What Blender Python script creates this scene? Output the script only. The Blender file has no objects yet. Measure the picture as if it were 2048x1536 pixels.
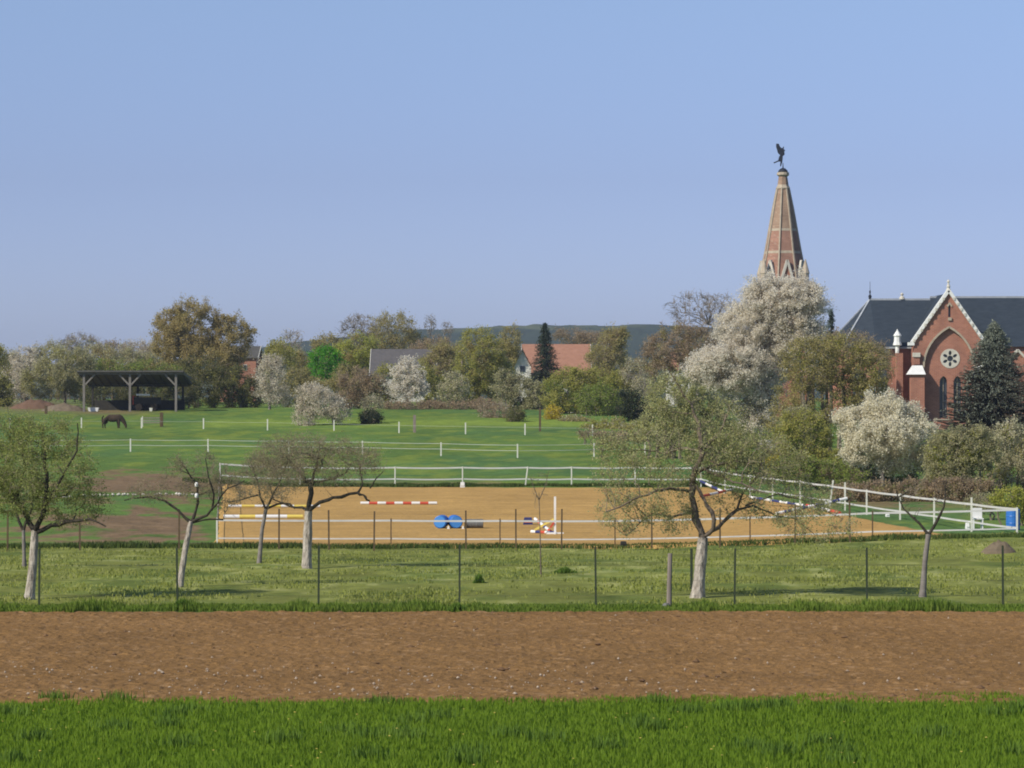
import bpy, bmesh, math, random
import numpy as np
from mathutils import Vector, Matrix
R = math.radians
F = 5800.0                      # focal length in pixels of the 2048 px wide photograph
scene = bpy.context.scene
COL = scene.collection

# ------------------------------------------------------------------ camera, sky, sun
cam_d = bpy.data.cameras.new("camera"); cam = bpy.data.objects.new("camera", cam_d); COL.objects.link(cam)
cam_d.sensor_width = 36; cam_d.lens = 36*F/2048; cam_d.clip_start = 0.5; cam_d.clip_end = 20000
cam.location = (0, 0, 0); cam.rotation_euler = (R(90), 0, 0)
scene.camera = cam
SUN_AZ = R(232); SUN_EL = R(37)
w = bpy.data.worlds.new("World"); scene.world = w; w.use_nodes = True
nt = w.node_tree; bg = nt.nodes['Background']
sky = nt.nodes.new('ShaderNodeTexSky'); sky.sky_type = 'NISHITA'; sky.sun_disc = False
sky.sun_elevation = SUN_EL; sky.sun_rotation = SUN_AZ; sky.altitude = 100
sky.air_density = 1.0; sky.dust_density = 0.35; sky.ozone_density = 3.0
tcw = nt.nodes.new('ShaderNodeTexCoord'); sxz = nt.nodes.new('ShaderNodeSeparateXYZ'); nt.links.new(tcw.outputs['Generated'], sxz.inputs[0])
crw = nt.nodes.new('ShaderNodeValToRGB'); ce = crw.color_ramp.elements
for _ in range(2): ce.new(.5)
for e_, (p_, c_) in zip(ce, ((0.0, (.56,.66,1.20)), (.07, (.62,.62,.92)), (.13, (.81,.78,.96)), (.5, (.95,.95,1.0)))): e_.position = p_; e_.color = (*c_, 1)
nt.links.new(sxz.outputs[2], crw.inputs[0])
mxw = nt.nodes.new('ShaderNodeMix'); mxw.data_type = 'RGBA'; mxw.blend_type = 'MULTIPLY'; mxw.inputs[0].default_value = 1
nt.links.new(sky.outputs[0], mxw.inputs[6]); nt.links.new(crw.outputs[0], mxw.inputs[7])
nt.links.new(mxw.outputs[2], bg.inputs[0]); bg.inputs[1].default_value = 0.12
sl = bpy.data.lights.new("sun", 'SUN'); so = bpy.data.objects.new("sun", sl); COL.objects.link(so)
sl.energy = 5.0; sl.angle = R(0.5); sl.color = (1.0, 0.93, 0.79)
sd = Vector((math.sin(SUN_AZ)*math.cos(SUN_EL), math.cos(SUN_AZ)*math.cos(SUN_EL), math.sin(SUN_EL)))
so.rotation_euler = sd.to_track_quat('Z', 'Y').to_euler(); so.location = (-60, -40, 60)
scene.view_settings.view_transform = 'Standard'; scene.view_settings.look = 'None'
scene.view_settings.exposure = 0.0; scene.view_settings.gamma = 1.0
scene.cycles.filter_width = 1.9
scene.cycles.transparent_max_bounces = 8

# ------------------------------------------------------------------ helpers
rng = np.random.default_rng(7)
def tag(o, label=None, cat=None, group=None, kind=None):
    if label: o["label"] = label
    if cat: o["category"] = cat
    if group: o["group"] = group
    if kind: o["kind"] = kind
    return o
def empty(name, loc, label, cat, group=None):
    o = bpy.data.objects.new(name, None); COL.objects.link(o); o.location = loc
    return tag(o, label, cat, group)
def link(name, me, parent=None, mats=()):
    o = bpy.data.objects.new(name, me); COL.objects.link(o)
    for m in mats: me.materials.append(m)
    if parent is not None:
        o.parent = parent; o.matrix_parent_inverse = Matrix.Translation(-Vector(parent.location))
    return o
def mesh_np(name, verts, quads=None, tris=None, smooth=False, midx=None):
    me = bpy.data.meshes.new(name); verts = np.asarray(verts, dtype=np.float32).reshape(-1, 3)
    me.vertices.add(len(verts)); me.vertices.foreach_set('co', verts.ravel())
    idx = []; st = []; tot = []; c = 0
    if quads is not None and len(quads):
        q = np.asarray(quads, dtype=np.int32).reshape(-1, 4); idx.append(q.ravel())
        st.append(np.arange(len(q))*4+c); tot.append(np.full(len(q), 4)); c += q.size
    if tris is not None and len(tris):
        q = np.asarray(tris, dtype=np.int32).reshape(-1, 3); idx.append(q.ravel())
        st.append(np.arange(len(q))*3+c); tot.append(np.full(len(q), 3)); c += q.size
    idx = np.concatenate(idx).astype(np.int32); st = np.concatenate(st).astype(np.int32); tot = np.concatenate(tot).astype(np.int32)
    me.loops.add(len(idx)); me.loops.foreach_set('vertex_index', idx)
    me.polygons.add(len(st)); me.polygons.foreach_set('loop_start', st); me.polygons.foreach_set('loop_total', tot)
    if midx is not None: me.polygons.foreach_set('material_index', np.asarray(midx, dtype=np.int32))
    me.polygons.foreach_set('use_smooth', np.full(len(st), bool(smooth)))
    me.update(calc_edges=True)
    return me
class MB:
    "collects boxes, prisms, lathes and tubes into one mesh"
    def __init__(s): s.bm = bmesh.new()
    def box(s, x0, x1, y0, y1, z0, z1):
        v = [s.bm.verts.new(p) for p in ((x0,y0,z0),(x1,y0,z0),(x1,y1,z0),(x0,y1,z0),(x0,y0,z1),(x1,y0,z1),(x1,y1,z1),(x0,y1,z1))]
        for f in ((0,3,2,1),(4,5,6,7),(0,1,5,4),(1,2,6,5),(2,3,7,6),(3,0,4,7)): s.bm.faces.new([v[i] for i in f])
        return s
    def poly(s, pts, faces):
        v = [s.bm.verts.new(p) for p in pts]
        for f in faces: s.bm.faces.new([v[i] for i in f])
        return s
    def prism(s, pts, y0, y1):
        "outline of (x, z) extruded along y"
        n = len(pts)
        a = [s.bm.verts.new((p[0], y0, p[1])) for p in pts]; b = [s.bm.verts.new((p[0], y1, p[1])) for p in pts]
        s.bm.faces.new(a); s.bm.faces.new(b[::-1])
        for i in range(n): s.bm.faces.new((a[i], b[i], b[(i+1) % n], a[(i+1) % n]))
        return s
    def bar(s, p, q, w, h=None, up=(0,0,1)):
        p = Vector(p); q = Vector(q); t = (q-p).normalized(); h = h or w
        u = t.cross(Vector(up));
        if u.length < 1e-3: u = t.cross(Vector((0,1,0)))
        u.normalize(); n = u.cross(t)
        r = []
        for c in (p, q):
            r.append([s.bm.verts.new(c+u*a*w/2+n*b*h/2) for a, b in ((-1,-1),(1,-1),(1,1),(-1,1))])
        s.bm.faces.new(r[0][::-1]); s.bm.faces.new(r[1])
        for i in range(4): s.bm.faces.new((r[0][i], r[0][(i+1)%4], r[1][(i+1)%4], r[1][i]))
        return s
    def tube(s, pts, rad, n=8, caps=True):
        pts = [Vector(p) for p in pts]; rings = []
        for i, p in enumerate(pts):
            t = (pts[min(i+1, len(pts)-1)]-pts[max(i-1, 0)]).normalized()
            u = t.cross(Vector((0.31, 0.9, 0.13))).normalized(); v = t.cross(u)
            r = rad[i] if hasattr(rad, '__len__') else rad
            rings.append([s.bm.verts.new(p+(u*math.cos(2*math.pi*k/n)+v*math.sin(2*math.pi*k/n))*r) for k in range(n)])
        for a, b in zip(rings, rings[1:]):
            for k in range(n): s.bm.faces.new((a[k], a[(k+1)%n], b[(k+1)%n], b[k]))
        if caps: s.bm.faces.new(rings[0][::-1]); s.bm.faces.new(rings[-1])
        return s
    def lathe(s, x, y, prof, n=16, rot=0.0):
        rings = [[s.bm.verts.new((x+r*math.cos(rot+2*math.pi*k/n), y+r*math.sin(rot+2*math.pi*k/n), z)) for k in range(n)] for r, z in prof]
        for a, b in zip(rings, rings[1:]):
            for k in range(n): s.bm.faces.new((a[k], a[(k+1)%n], b[(k+1)%n], b[k]))
        s.bm.faces.new(rings[0][::-1]); s.bm.faces.new(rings[-1])
        return s
    def plate(s, outer, holes, y0, y1):
        "flat wall with openings: outline and holes in (x, z), between y0 (front) and y1 (back)"
        tmp = bmesh.new(); ed = []
        for loop in [outer]+holes:
            vs = [tmp.verts.new((x, y0, z)) for x, z in loop]
            ed += [tmp.edges.new((vs[i], vs[(i+1) % len(vs)])) for i in range(len(vs))]
        bmesh.ops.triangle_fill(tmp, use_beauty=True, use_dissolve=False, edges=ed)
        fs = list(tmp.faces)
        r = bmesh.ops.extrude_face_region(tmp, geom=fs)
        for v in r['geom']:
            if isinstance(v, bmesh.types.BMVert): v.co.y = y1
        me = bpy.data.meshes.new('t'); tmp.to_mesh(me); tmp.free(); s.bm.from_mesh(me); bpy.data.meshes.remove(me)
        return s
    def build(s, name, mat, parent=None, smooth=False, bevel=0):
        bmesh.ops.recalc_face_normals(s.bm, faces=s.bm.faces)
        if bevel: bmesh.ops.bevel(s.bm, geom=list(s.bm.edges), offset=bevel, segments=1, affect='EDGES')
        me = bpy.data.meshes.new(name); s.bm.to_mesh(me); s.bm.free()
        if smooth: me.polygons.foreach_set('use_smooth', [True]*len(me.polygons))
        return link(name, me, parent, [mat])

# ------------------------------------------------------------------ numpy value noise
def vnoise(x, y, seed=0, z=None):
    def h(i, j):
        n = (i.astype(np.int64)*374761393 + j.astype(np.int64)*668265263 + seed*1442695041) & 0x7fffffff
        n = ((n ^ (n >> 13))*1274126177) & 0x7fffffff
        return ((n ^ (n >> 16)) & 0xffff)/65535.0
    xi = np.floor(x); yi = np.floor(y); fx = x-xi; fy = y-yi
    fx = fx*fx*(3-2*fx); fy = fy*fy*(3-2*fy)
    a = h(xi, yi); b = h(xi+1, yi); c = h(xi, yi+1); d = h(xi+1, yi+1)
    return (a*(1-fx)+b*fx)*(1-fy)+(c*(1-fx)+d*fx)*fy
def fbm(x, y, seed=0, oct=4):
    s = 0; a = 0.5; n = 0
    for o in range(oct):
        s = s+a*vnoise(x*2**o, y*2**o, seed+o*17); n += a; a *= 0.55
    return s/n

# ------------------------------------------------------------------ terrain height
PD = np.array([-40, 0, 20, 35, 48, 60, 73, 80, 98, 112, 126, 150, 193, 220, 250, 275, 300, 320, 340, 380, 450, 800, 1200, 1800, 9000.])
PZ = np.array([-2.4,-3.2,-4.1,-4.63,-5.19,-5.55,-5.83,-5.87,-6.2,-6.7,-7.05,-7.15,-6.89,-6.45,-5.7,-5.1,-4.45,-3.8,-3.08,-2.9,-2.5,-4,-16,-28,-40.])
def ss(a, b, x): t = np.clip((x-a)/(b-a), 0, 1); return t*t*(3-2*t)
_fd = np.concatenate([np.arange(-40, 460, 1.0), np.arange(460, 9001, 20.)])
_fz = np.interp(_fd, PD, PZ)
_k = np.hanning(9); _k /= _k.sum(); _tmp = np.convolve(np.pad(_fz[:500], 4, mode='edge'), _k, 'valid')
_fz[4:496] = _tmp[4:496]
def zg(x, d):
    x = np.asarray(x, float); d = np.asarray(d, float)
    z = np.interp(d, _fd, _fz)
    z = z + 0.55*ss(3, 22, x)*ss(96, 118, d)*(1-ss(150, 200, d))
    z = z - 1.1*ss(14, 34, x)*ss(240, 290, d)*(1-ss(500, 700, d))
    z = z + 0.7*ss(-14, -24, x)*ss(130, 160, d)*(1-ss(215, 250, d))*0.6
    return z
def G(px, d, dz=0.0):
    X = (px-1024)*d/F
    return Vector((X, d, float(zg(X, d))+dz))
def P(px, py):
    "the point of the ground seen there in the photograph"
    ds = np.concatenate([np.arange(25, 460, 0.25), np.arange(460, 1800, 4)])
    X = (px-1024)*ds/F; y = 768-zg(X, ds)*F/ds
    i = np.where(y <= py)[0]; d = ds[i[0]] if len(i) else 340
    return G(px, d)

# ------------------------------------------------------------------ materials
def newmat(name):
    m = bpy.data.materials.new(name); m.use_nodes = True
    n = m.node_tree; b = n.nodes['Principled BSDF']; b.inputs['Roughness'].default_value = 0.85
    b.inputs['Specular IOR Level'].default_value = 0.2
    return m, n, b
def ramp(n, cols):
    r = n.nodes.new('ShaderNodeValToRGB'); e = r.color_ramp.elements
    while len(e) < len(cols): e.new(0.5)
    for i, c in enumerate(cols): e[i].position = 0.2+0.6*i/max(1, len(cols)-1); e[i].color = (*c, 1)
    return r
def noisemat(name, cols, scale=3.0, detail=4, rough=0.85, bump=0.0, spec=0.2, stretch=(1,1,1), metal=0.0):
    m, n, b = newmat(name)
    g = n.nodes.new('ShaderNodeNewGeometry'); mp = n.nodes.new('ShaderNodeMapping'); mp.inputs['Scale'].default_value = stretch
    t = n.nodes.new('ShaderNodeTexNoise'); t.inputs['Scale'].default_value = scale; t.inputs['Detail'].default_value = detail
    n.links.new(g.outputs['Position'], mp.inputs[0]); n.links.new(mp.outputs[0], t.inputs['Vector'])
    r = ramp(n, cols); n.links.new(t.outputs[0], r.inputs[0]); n.links.new(r.outputs[0], b.inputs['Base Color'])
    b.inputs['Roughness'].default_value = rough; b.inputs['Specular IOR Level'].default_value = spec; b.inputs['Metallic'].default_value = metal
    if bump:
        bp = n.nodes.new('ShaderNodeBump'); bp.inputs['Strength'].default_value = bump; bp.inputs['Distance'].default_value = 0.1
        n.links.new(t.outputs[0], bp.inputs['Height']); n.links.new(bp.outputs[0], b.inputs['Normal'])
    return m
_leaf = {}
def leafmat(name, cols, nscale=0.6, tr=0.5):
    if name in _leaf: return _leaf[name]
    cols = [tuple(min(.8, c*1.27) for c in cc) for cc in cols] if name.startswith('fol') else cols
    m = bpy.data.materials.new(name); m.use_nodes = True; n = m.node_tree; n.nodes.clear()
    out = n.nodes.new('ShaderNodeOutputMaterial'); d = n.nodes.new('ShaderNodeBsdfDiffuse'); t = n.nodes.new('ShaderNodeBsdfTranslucent')
    mx = n.nodes.new('ShaderNodeMixShader'); mx.inputs[0].default_value = tr
    g = n.nodes.new('ShaderNodeNewGeometry'); tx = n.nodes.new('ShaderNodeTexNoise'); tx.inputs['Scale'].default_value = nscale; tx.inputs['Detail'].default_value = 3
    n.links.new(g.outputs['Position'], tx.inputs['Vector'])
    ma = n.nodes.new('ShaderNodeMath'); ma.operation = 'MULTIPLY_ADD'; ma.inputs[1].default_value = 0.34; ma.inputs[2].default_value = 0.05
    mb = n.nodes.new('ShaderNodeMath'); mb.operation = 'MULTIPLY_ADD'; mb.inputs[1].default_value = 0.55
    n.links.new(g.outputs['Random Per Island'], ma.inputs[0]); n.links.new(tx.outputs[0], mb.inputs[0]); n.links.new(ma.outputs[0], mb.inputs[2])
    r = ramp(n, cols); n.links.new(mb.outputs[0], r.inputs[0])
    n.links.new(r.outputs[0], d.inputs[0]); n.links.new(r.outputs[0], t.inputs[0])
    n.links.new(d.outputs[0], mx.inputs[1]); n.links.new(t.outputs[0], mx.inputs[2]); n.links.new(mx.outputs[0], out.inputs[0])
    _leaf[name] = m; return m
def brickmat(name, c1, c2, mortar):
    m, n, b = newmat(name)
    g = n.nodes.new('ShaderNodeNewGeometry'); sp = n.nodes.new('ShaderNodeSeparateXYZ'); n.links.new(g.outputs['Position'], sp.inputs[0])
    ad = n.nodes.new('ShaderNodeMath'); n.links.new(sp.outputs[0], ad.inputs[0]); n.links.new(sp.outputs[1], ad.inputs[1])
    cb = n.nodes.new('ShaderNodeCombineXYZ'); n.links.new(ad.outputs[0], cb.inputs[0]); n.links.new(sp.outputs[2], cb.inputs[1])
    bt = n.nodes.new('ShaderNodeTexBrick'); n.links.new(cb.outputs[0], bt.inputs['Vector'])
    bt.inputs['Color1'].default_value = (*c1, 1); bt.inputs['Color2'].default_value = (*c2, 1); bt.inputs['Mortar'].default_value = (*mortar, 1)
    bt.inputs['Scale'].default_value = 1; bt.inputs['Brick Width'].default_value = 0.44; bt.inputs['Row Height'].default_value = 0.15; bt.inputs['Mortar Size'].default_value = 0.012
    t = n.nodes.new('ShaderNodeTexNoise'); t.inputs['Scale'].default_value = 0.7; t.inputs['Detail'].default_value = 6; n.links.new(g.outputs['Position'], t.inputs['Vector'])
    rr = ramp(n, [(.72,.72,.72), (1.25,1.2,1.15)]); n.links.new(t.outputs[0], rr.inputs[0])
    mx = n.nodes.new('ShaderNodeMix'); mx.data_type = 'RGBA'; mx.blend_type = 'MULTIPLY'; mx.inputs[0].default_value = 1
    n.links.new(bt.outputs[0], mx.inputs[6]); n.links.new(rr.outputs[0], mx.inputs[7]); n.links.new(mx.outputs[2], b.inputs['Base Color'])
    return m
M = {}
M['brick'] = brickmat('church_brick', (.35,.145,.10), (.29,.115,.08), (.36,.27,.21))
M['spirebrick'] = brickmat('spire_brick', (.29,.155,.115), (.23,.12,.09), (.33,.25,.2))
M['upperbrick'] = brickmat('weathered_brick', (.29,.20,.145), (.23,.15,.11), (.33,.27,.21))
M['stone'] = noisemat('pale_stone', [(.42,.39,.33), (.62,.59,.52)], 2.5)
M['sstone'] = noisemat('weathered_stone', [(.30,.25,.19), (.47,.40,.31)], 2.5)
M['slate'] = noisemat('slate', [(.024,.033,.046), (.042,.055,.072)], 1.2, rough=0.7, spec=0.15, stretch=(1,1,4))
M['zinc'] = noisemat('zinc_ridge', [(.25,.27,.3), (.4,.42,.45)], 2.0, rough=0.5, spec=0.5)
M['glass'] = noisemat('leaded_glass', [(.03,.035,.045), (.06,.07,.085)], 8, rough=0.25, spec=0.6)
M['iron'] = noisemat('dark_iron', [(.015,.018,.03), (.03,.035,.05)], 4, rough=0.6)
M['white'] = noisemat('white_band', [(.62,.62,.60), (.78,.78,.76)], 1.5)
M['band'] = noisemat('dull_white_band', [(.42,.43,.41), (.58,.58,.56)], 1.5)
M['post'] = noisemat('pale_post', [(.52,.52,.45), (.68,.68,.60)], 3)
M['darkpost'] = noisemat('green_black_post', [(.025,.04,.025), (.05,.06,.035)], 6)
M['brownpost'] = noisemat('brown_wooden_post', [(.07,.05,.03), (.13,.09,.05)], 6)
M['greypost'] = noisemat('grey_wooden_post', [(.16,.13,.11), (.27,.23,.20)], 9, stretch=(1,1,.2))
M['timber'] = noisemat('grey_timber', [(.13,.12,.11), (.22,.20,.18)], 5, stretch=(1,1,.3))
M['darkroof'] = noisemat('dark_sheet_roof', [(.06,.06,.055), (.11,.105,.095)], 2)
M['barkpale'] = noisemat('pale_bark', [(.15,.12,.095), (.56,.51,.44)], 11, detail=7, bump=.9, stretch=(1,1,.4))
M['barkdark'] = noisemat('dark_bark', [(.02,.018,.013), (.07,.06,.045)], 12, bump=.5)
M['barkbrown'] = noisemat('brown_bark', [(.09,.07,.05), (.18,.145,.11)], 9, bump=.4)
M['twig'] = noisemat('brown_twigs', [(.14,.115,.08), (.26,.215,.16)], 6)
M['barkgrey'] = noisemat('grey_bark', [(.14,.12,.11), (.24,.22,.2)], 6)
M['blue'] = noisemat('blue_plastic', [(.02,.12,.42), (.035,.17,.50)], 3, rough=0.45, spec=0.4)
M['bluelid'] = noisemat('light_blue_plastic', [(.05,.22,.58), (.07,.26,.62)], 3, rough=0.4, spec=0.4)
M['grey'] = noisemat('grey_drum', [(.10,.10,.10), (.17,.17,.16)], 4, rough=0.5)
M['red'] = noisemat('red_paint', [(.45,.07,.04), (.55,.10,.06)], 4)
M['navy'] = noisemat('navy_paint', [(.03,.035,.12), (.05,.06,.18)], 4)
M['yellow'] = noisemat('yellow_paint', [(.6,.48,.10), (.7,.56,.14)], 4)
M['tile'] = noisemat('terracotta_tiles', [(.27,.135,.09), (.36,.19,.13)], 1.6, stretch=(1,1,2))
M['greytile'] = noisemat('grey_tiles', [(.08,.078,.08), (.125,.115,.115)], 1.6, stretch=(1,1,2))
M['render'] = noisemat('white_render', [(.5,.48,.44), (.66,.64,.6)], 1)
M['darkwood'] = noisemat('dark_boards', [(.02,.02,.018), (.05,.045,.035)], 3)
M['horse'] = noisemat('brown_coat', [(.03,.02,.013), (.07,.048,.032)], 2.5)
M['mane'] = noisemat('dark_mane', [(.015,.012,.01), (.03,.024,.018)], 6)
M['soil'] = noisemat('heap_soil', [(.10,.08,.05), (.20,.155,.11)], 2, bump=.5)
M['redsoil'] = noisemat('reddish_soil', [(.09,.055,.035), (.17,.10,.065)], 1.2, bump=.5)
M['clod'] = noisemat('clod_soil', [(.11,.065,.035), (.19,.11,.055)], 8)
M['stoneW'] = noisemat('field_flint', [(.26,.19,.13), (.50,.42,.33)], 30)

# ------------------------------------------------------------------ ground sheet
def grid_faces(nr, nc):
    i = np.arange(nr-1)[:, None]*nc+np.arange(nc-1)[None, :]
    return np.stack([i, i+1, i+nc+1, i+nc], -1).reshape(-1, 4)
def ground_colour(X, D):
    px = 1024+X*F/np.maximum(D, 5); z = zg(X, D); py = 768-z*F/np.maximum(D, 5)
    def c(r, g, b): return np.array([r, g, b])
    n1 = fbm(X*.12, D*.05, 3)[..., None]; n2 = fbm(X*.6, D*.3, 11)[..., None]; n3 = fbm(X*1.7, D*.8, 23)[..., None]
    meadow = c(.105,.175,.04)*(0.75+.5*n1)+c(.06,.045,.0)*(ss(.45,.7,n2))
    meadow = meadow+c(-.02,-.015,.008)*ss(.5,.7,fbm(X*.09+5, D*.06, 31))[..., None]
    band = np.exp(-((py-846)/8.)**2)[..., None]*ss(380, 440, px)[..., None]*(1-ss(1180,1260,px))[..., None]
    meadow = meadow*(1-band)+c(.19,.26,.045)*band*(0.85+.3*n2)
    n4 = fbm(X*.35, D*.22, 57)[..., None]; orch = c(.19,.21,.052)*(0.6+.75*n2)+c(.11,.10,.055)*ss(.52,.68,n3)*ss(.42,.6,n2)+c(-.055,-.04,-.012)*ss(.5,.66,n4)
    brown = c(.19,.13,.075)*(0.75+.5*n3)
    fore = c(.05,.075,.018)*(0.7+.6*n2)
    col = meadow.copy()
    t = ss(75.5, 77.5, D+1.2*(n3[...,0]-.5))[..., None]*(1-ss(124, 128, D))[..., None]
    col = col*(1-t)+orch*t
    t = (1-ss(44.5, 47.5, D))[..., None]; col = col*(1-t)+fore*t
    # bare bank left of the arena and worn strip behind it
    b = ss(.42,.56, n2[...,0]*.6+.25*n3[...,0]+.35*np.exp(-(((px-300)/150.)**2+((py-968)/13.)**2))+.28*np.exp(-(((px-270)/110.)**2+((py-1055)/28.)**2)))
    b = np.clip(b*((D > 126) & (D < 215) & (px < 470)), 0, 1)
    b = np.maximum(b, .8*np.exp(-((py-969)/6.)**2)*ss(.35,.6,n2[...,0])*(px > 700)*(px < 1000))
    b = np.maximum(b, .9*ss(180, 240, px)*0+.85*np.exp(-(((px-215)/90.)**2+((py-823)/7.)**2)))
    b = np.maximum(b, .9*np.exp(-(((px-1780)/170.)**2+((py-1000)/26.)**2))*ss(.35,.55,n2[...,0]))
    b = np.maximum(b, .9*np.exp(-(((px-60)/90.)**2+((py-812)/14.)**2)))
    b = b[..., None]; col = col*(1-b)+brown*b
    far = ss(520, 900, D)[..., None]; col = col*(1-far)+c(.07,.10,.04)*(0.8+.4*n1)*far
    return np.clip(col, .008, .6)
def colour_attr(me, col):
    a = me.color_attributes.new('tint', 'FLOAT_COLOR', 'POINT')
    a.data.foreach_set('color', np.concatenate([col.reshape(-1, 3), np.ones((col.reshape(-1, 3).shape[0], 1))], 1).astype(np.float32).ravel())
def groundmat(name, s1, s2, bump, lo=.7, hi=1.3):
    m, n, b = newmat(name); b.inputs['Roughness'].default_value = .95; b.inputs['Specular IOR Level'].default_value = .05
    at = n.nodes.new('ShaderNodeAttribute'); at.attribute_name = 'tint'
    g = n.nodes.new('ShaderNodeNewGeometry')
    t1 = n.nodes.new('ShaderNodeTexNoise'); t1.inputs['Scale'].default_value = s1; t1.inputs['Detail'].default_value = 6; t1.inputs['Roughness'].default_value = .65
    t2 = n.nodes.new('ShaderNodeTexNoise'); t2.inputs['Scale'].default_value = s2; t2.inputs['Detail'].default_value = 3
    n.links.new(g.outputs['Position'], t1.inputs['Vector']); n.links.new(g.outputs['Position'], t2.inputs['Vector'])
    r1 = ramp(n, [(lo,)*3, (hi,)*3]); r2 = ramp(n, [(.8,.8,.8), (1.2,1.2,1.2)])
    n.links.new(t1.outputs[0], r1.inputs[0]); n.links.new(t2.outputs[0], r2.inputs[0])
    m1 = n.nodes.new('ShaderNodeMix'); m1.data_type = 'RGBA'; m1.blend_type = 'MULTIPLY'; m1.inputs[0].default_value = 1
    m2 = n.nodes.new('ShaderNodeMix'); m2.data_type = 'RGBA'; m2.blend_type = 'MULTIPLY'; m2.inputs[0].default_value = 1
    n.links.new(at.outputs['Color'], m1.inputs[6]); n.links.new(r1.outputs[0], m1.inputs[7])
    n.links.new(m1.outputs[2], m2.inputs[6]); n.links.new(r2.outputs[0], m2.inputs[7]); n.links.new(m2.outputs[2], b.inputs['Base Color'])
    bp = n.nodes.new('ShaderNodeBump'); bp.inputs['Strength'].default_value = bump; bp.inputs['Distance'].default_value = .25
    n.links.new(t1.outputs[0], bp.inputs['Height']); n.links.new(bp.outputs[0], b.inputs['Normal'])
    return m
ds = np.concatenate([np.arange(-40, 30, 5.), np.arange(30, 80, .5), np.arange(80, 200, .6), np.arange(200, 380, .9), np.arange(380, 520, 4), np.geomspace(520, 9000, 60)])
ang = np.concatenate([np.linspace(-1.1, -.26, 14), np.linspace(-.25, .25, 420), np.linspace(.26, 1.1, 14)])
DD, AA = np.meshgrid(ds, ang, indexing='ij')
XX = AA*np.maximum(DD, 40)
ZZ = zg(XX, DD) + (fbm(XX*.5, DD*.5, 5)-.5)*.18*ss(70, 90, DD)*(1-ss(300, 600, DD))
me = mesh_np('ground', np.stack([XX, DD, ZZ], -1), grid_faces(*DD.shape), smooth=True)
colour_attr(me, ground_colour(XX, DD))
tag(link('ground', me, None, [groundmat('grassland', .9, 5.0, .7)]), kind='structure')

# ploughed field with real clods
def zfield(X, D): return zg(X, D)
fx = np.arange(-19, 19, .055); fd = np.arange(45.4, 74.2, .06)
FD, FX = np.meshgrid(fd, fx, indexing='ij')
cl = fbm(FX*5.5, FD*5.5, 41, 3); row = .5+.5*np.sin(FD*2*math.pi/.75+fbm(FX*.2, FD*.2, 9)*3)
FZ = zg(FX, FD)+.035+.055*np.maximum(0, cl-.42)*1.8+.02*fbm(FX*14, FD*14, 77, 2)+.012*row+.05*(fbm(FX*.5, FD*.5, 8)-.5)
edge = np.minimum(ss(45.5, 46.4, FD), 1-ss(73.4, 74.0, FD)); FZ = FZ-.12*(1-edge)
n = fbm(FX*.35, FD*.35, 51)[..., None]; n2 = fbm(FX*6, FD*6, 61, 2)[..., None]
fc = np.array([.208,.119,.048])*(.66+.42*n+.12*fbm(FX*.15, FD*1.5, 66)[..., None]+.2*n2)+np.array([.05,.04,.03])*(ss(.66, .8, n2))
me = mesh_np('ploughed_field', np.stack([FX, FD, FZ], -1), grid_faces(*FD.shape), smooth=False); colour_attr(me, fc)
tag(link('ploughed_field', me, None, [groundmat('bare_earth', 6, 22, .3, .85, 1.15)]), kind='structure')

# sand of the riding arena
NL = G(428, 124.5); NR = G(1925, 121.0); FL = G(447, 192); FR = G(1432, 190)
us = np.linspace(0, 1, 150); vs = np.linspace(0, 1, 200); VV, UU = np.meshgrid(vs, us, indexing='ij')
wob = (fbm(UU*40, VV*60, 91)-.5)
ue = UU+.012*wob*(np.abs(UU-.5) > .49); ve = VV+.02*wob*(np.abs(VV-.5) > .49)
AX = (NL.x*(1-ue)+NR.x*ue)*(1-ve)+(FL.x*(1-ue)+FR.x*ue)*ve; AD = (NL.y*(1-ue)+NR.y*ue)*(1-ve)+(FL.y*(1-ue)+FR.y*ue)*ve
AZ = zg(AX, AD)+.11+.05*(fbm(AX*.8, AD*.8, 13)-.5)
AZ[0, :] -= .14; AZ[-1, :] -= .14; AZ[:, 0] -= .14; AZ[:, -1] -= .14
n = fbm(AX*.25, AD*.12, 71)[..., None]; n2 = fbm(AX*.8, AD*.9, 73)[..., None]
n3 = fbm(AX*.3, AD*1.4, 75)[..., None]; sc = np.array([.44,.272,.094])*(.66+.22*n+.2*n2+.25*n3)
me = mesh_np('arena_sand', np.stack([AX, AD, AZ], -1), grid_faces(*AX.shape), smooth=True); colour_attr(me, sc)
tag(link('arena_sand', me, None, [groundmat('riding_sand', 1.8, 7, .5, .85, 1.15)]), kind='structure')

# wooded ridge on the horizon
hx = np.linspace(-1500, 1500, 400); hd = np.linspace(1800, 3400, 60)
HD, HX = np.meshgrid(hd, hx, indexing='ij')
px = 1024+HX*F/2500
top = np.interp(px, [-1500, 300, 560, 640, 800, 1000, 1300, 1500, 2600], [14, 16, 33, 37, 45, 49, 50, 46, 35])
HZ = -40+(top+40)*np.exp(-((HD-2500)/520.)**2)+(fbm(HX*.05, HD*.05, 4)-.5)*7
me = mesh_np('hills', np.stack([HX, HD, HZ], -1), grid_faces(*HD.shape), smooth=False)
f1 = fbm(HX*.006, HD*.006, 81)[..., None]; hc = np.array([.035,.05,.03])*(.7+.6*f1)+np.array([.05,.05,.02])*ss(.6, .64, f1)
colour_attr(me, hc); tag(link('hills', me, None, [groundmat('distant_wood', .08, .3, .6)]), kind='structure')

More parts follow.
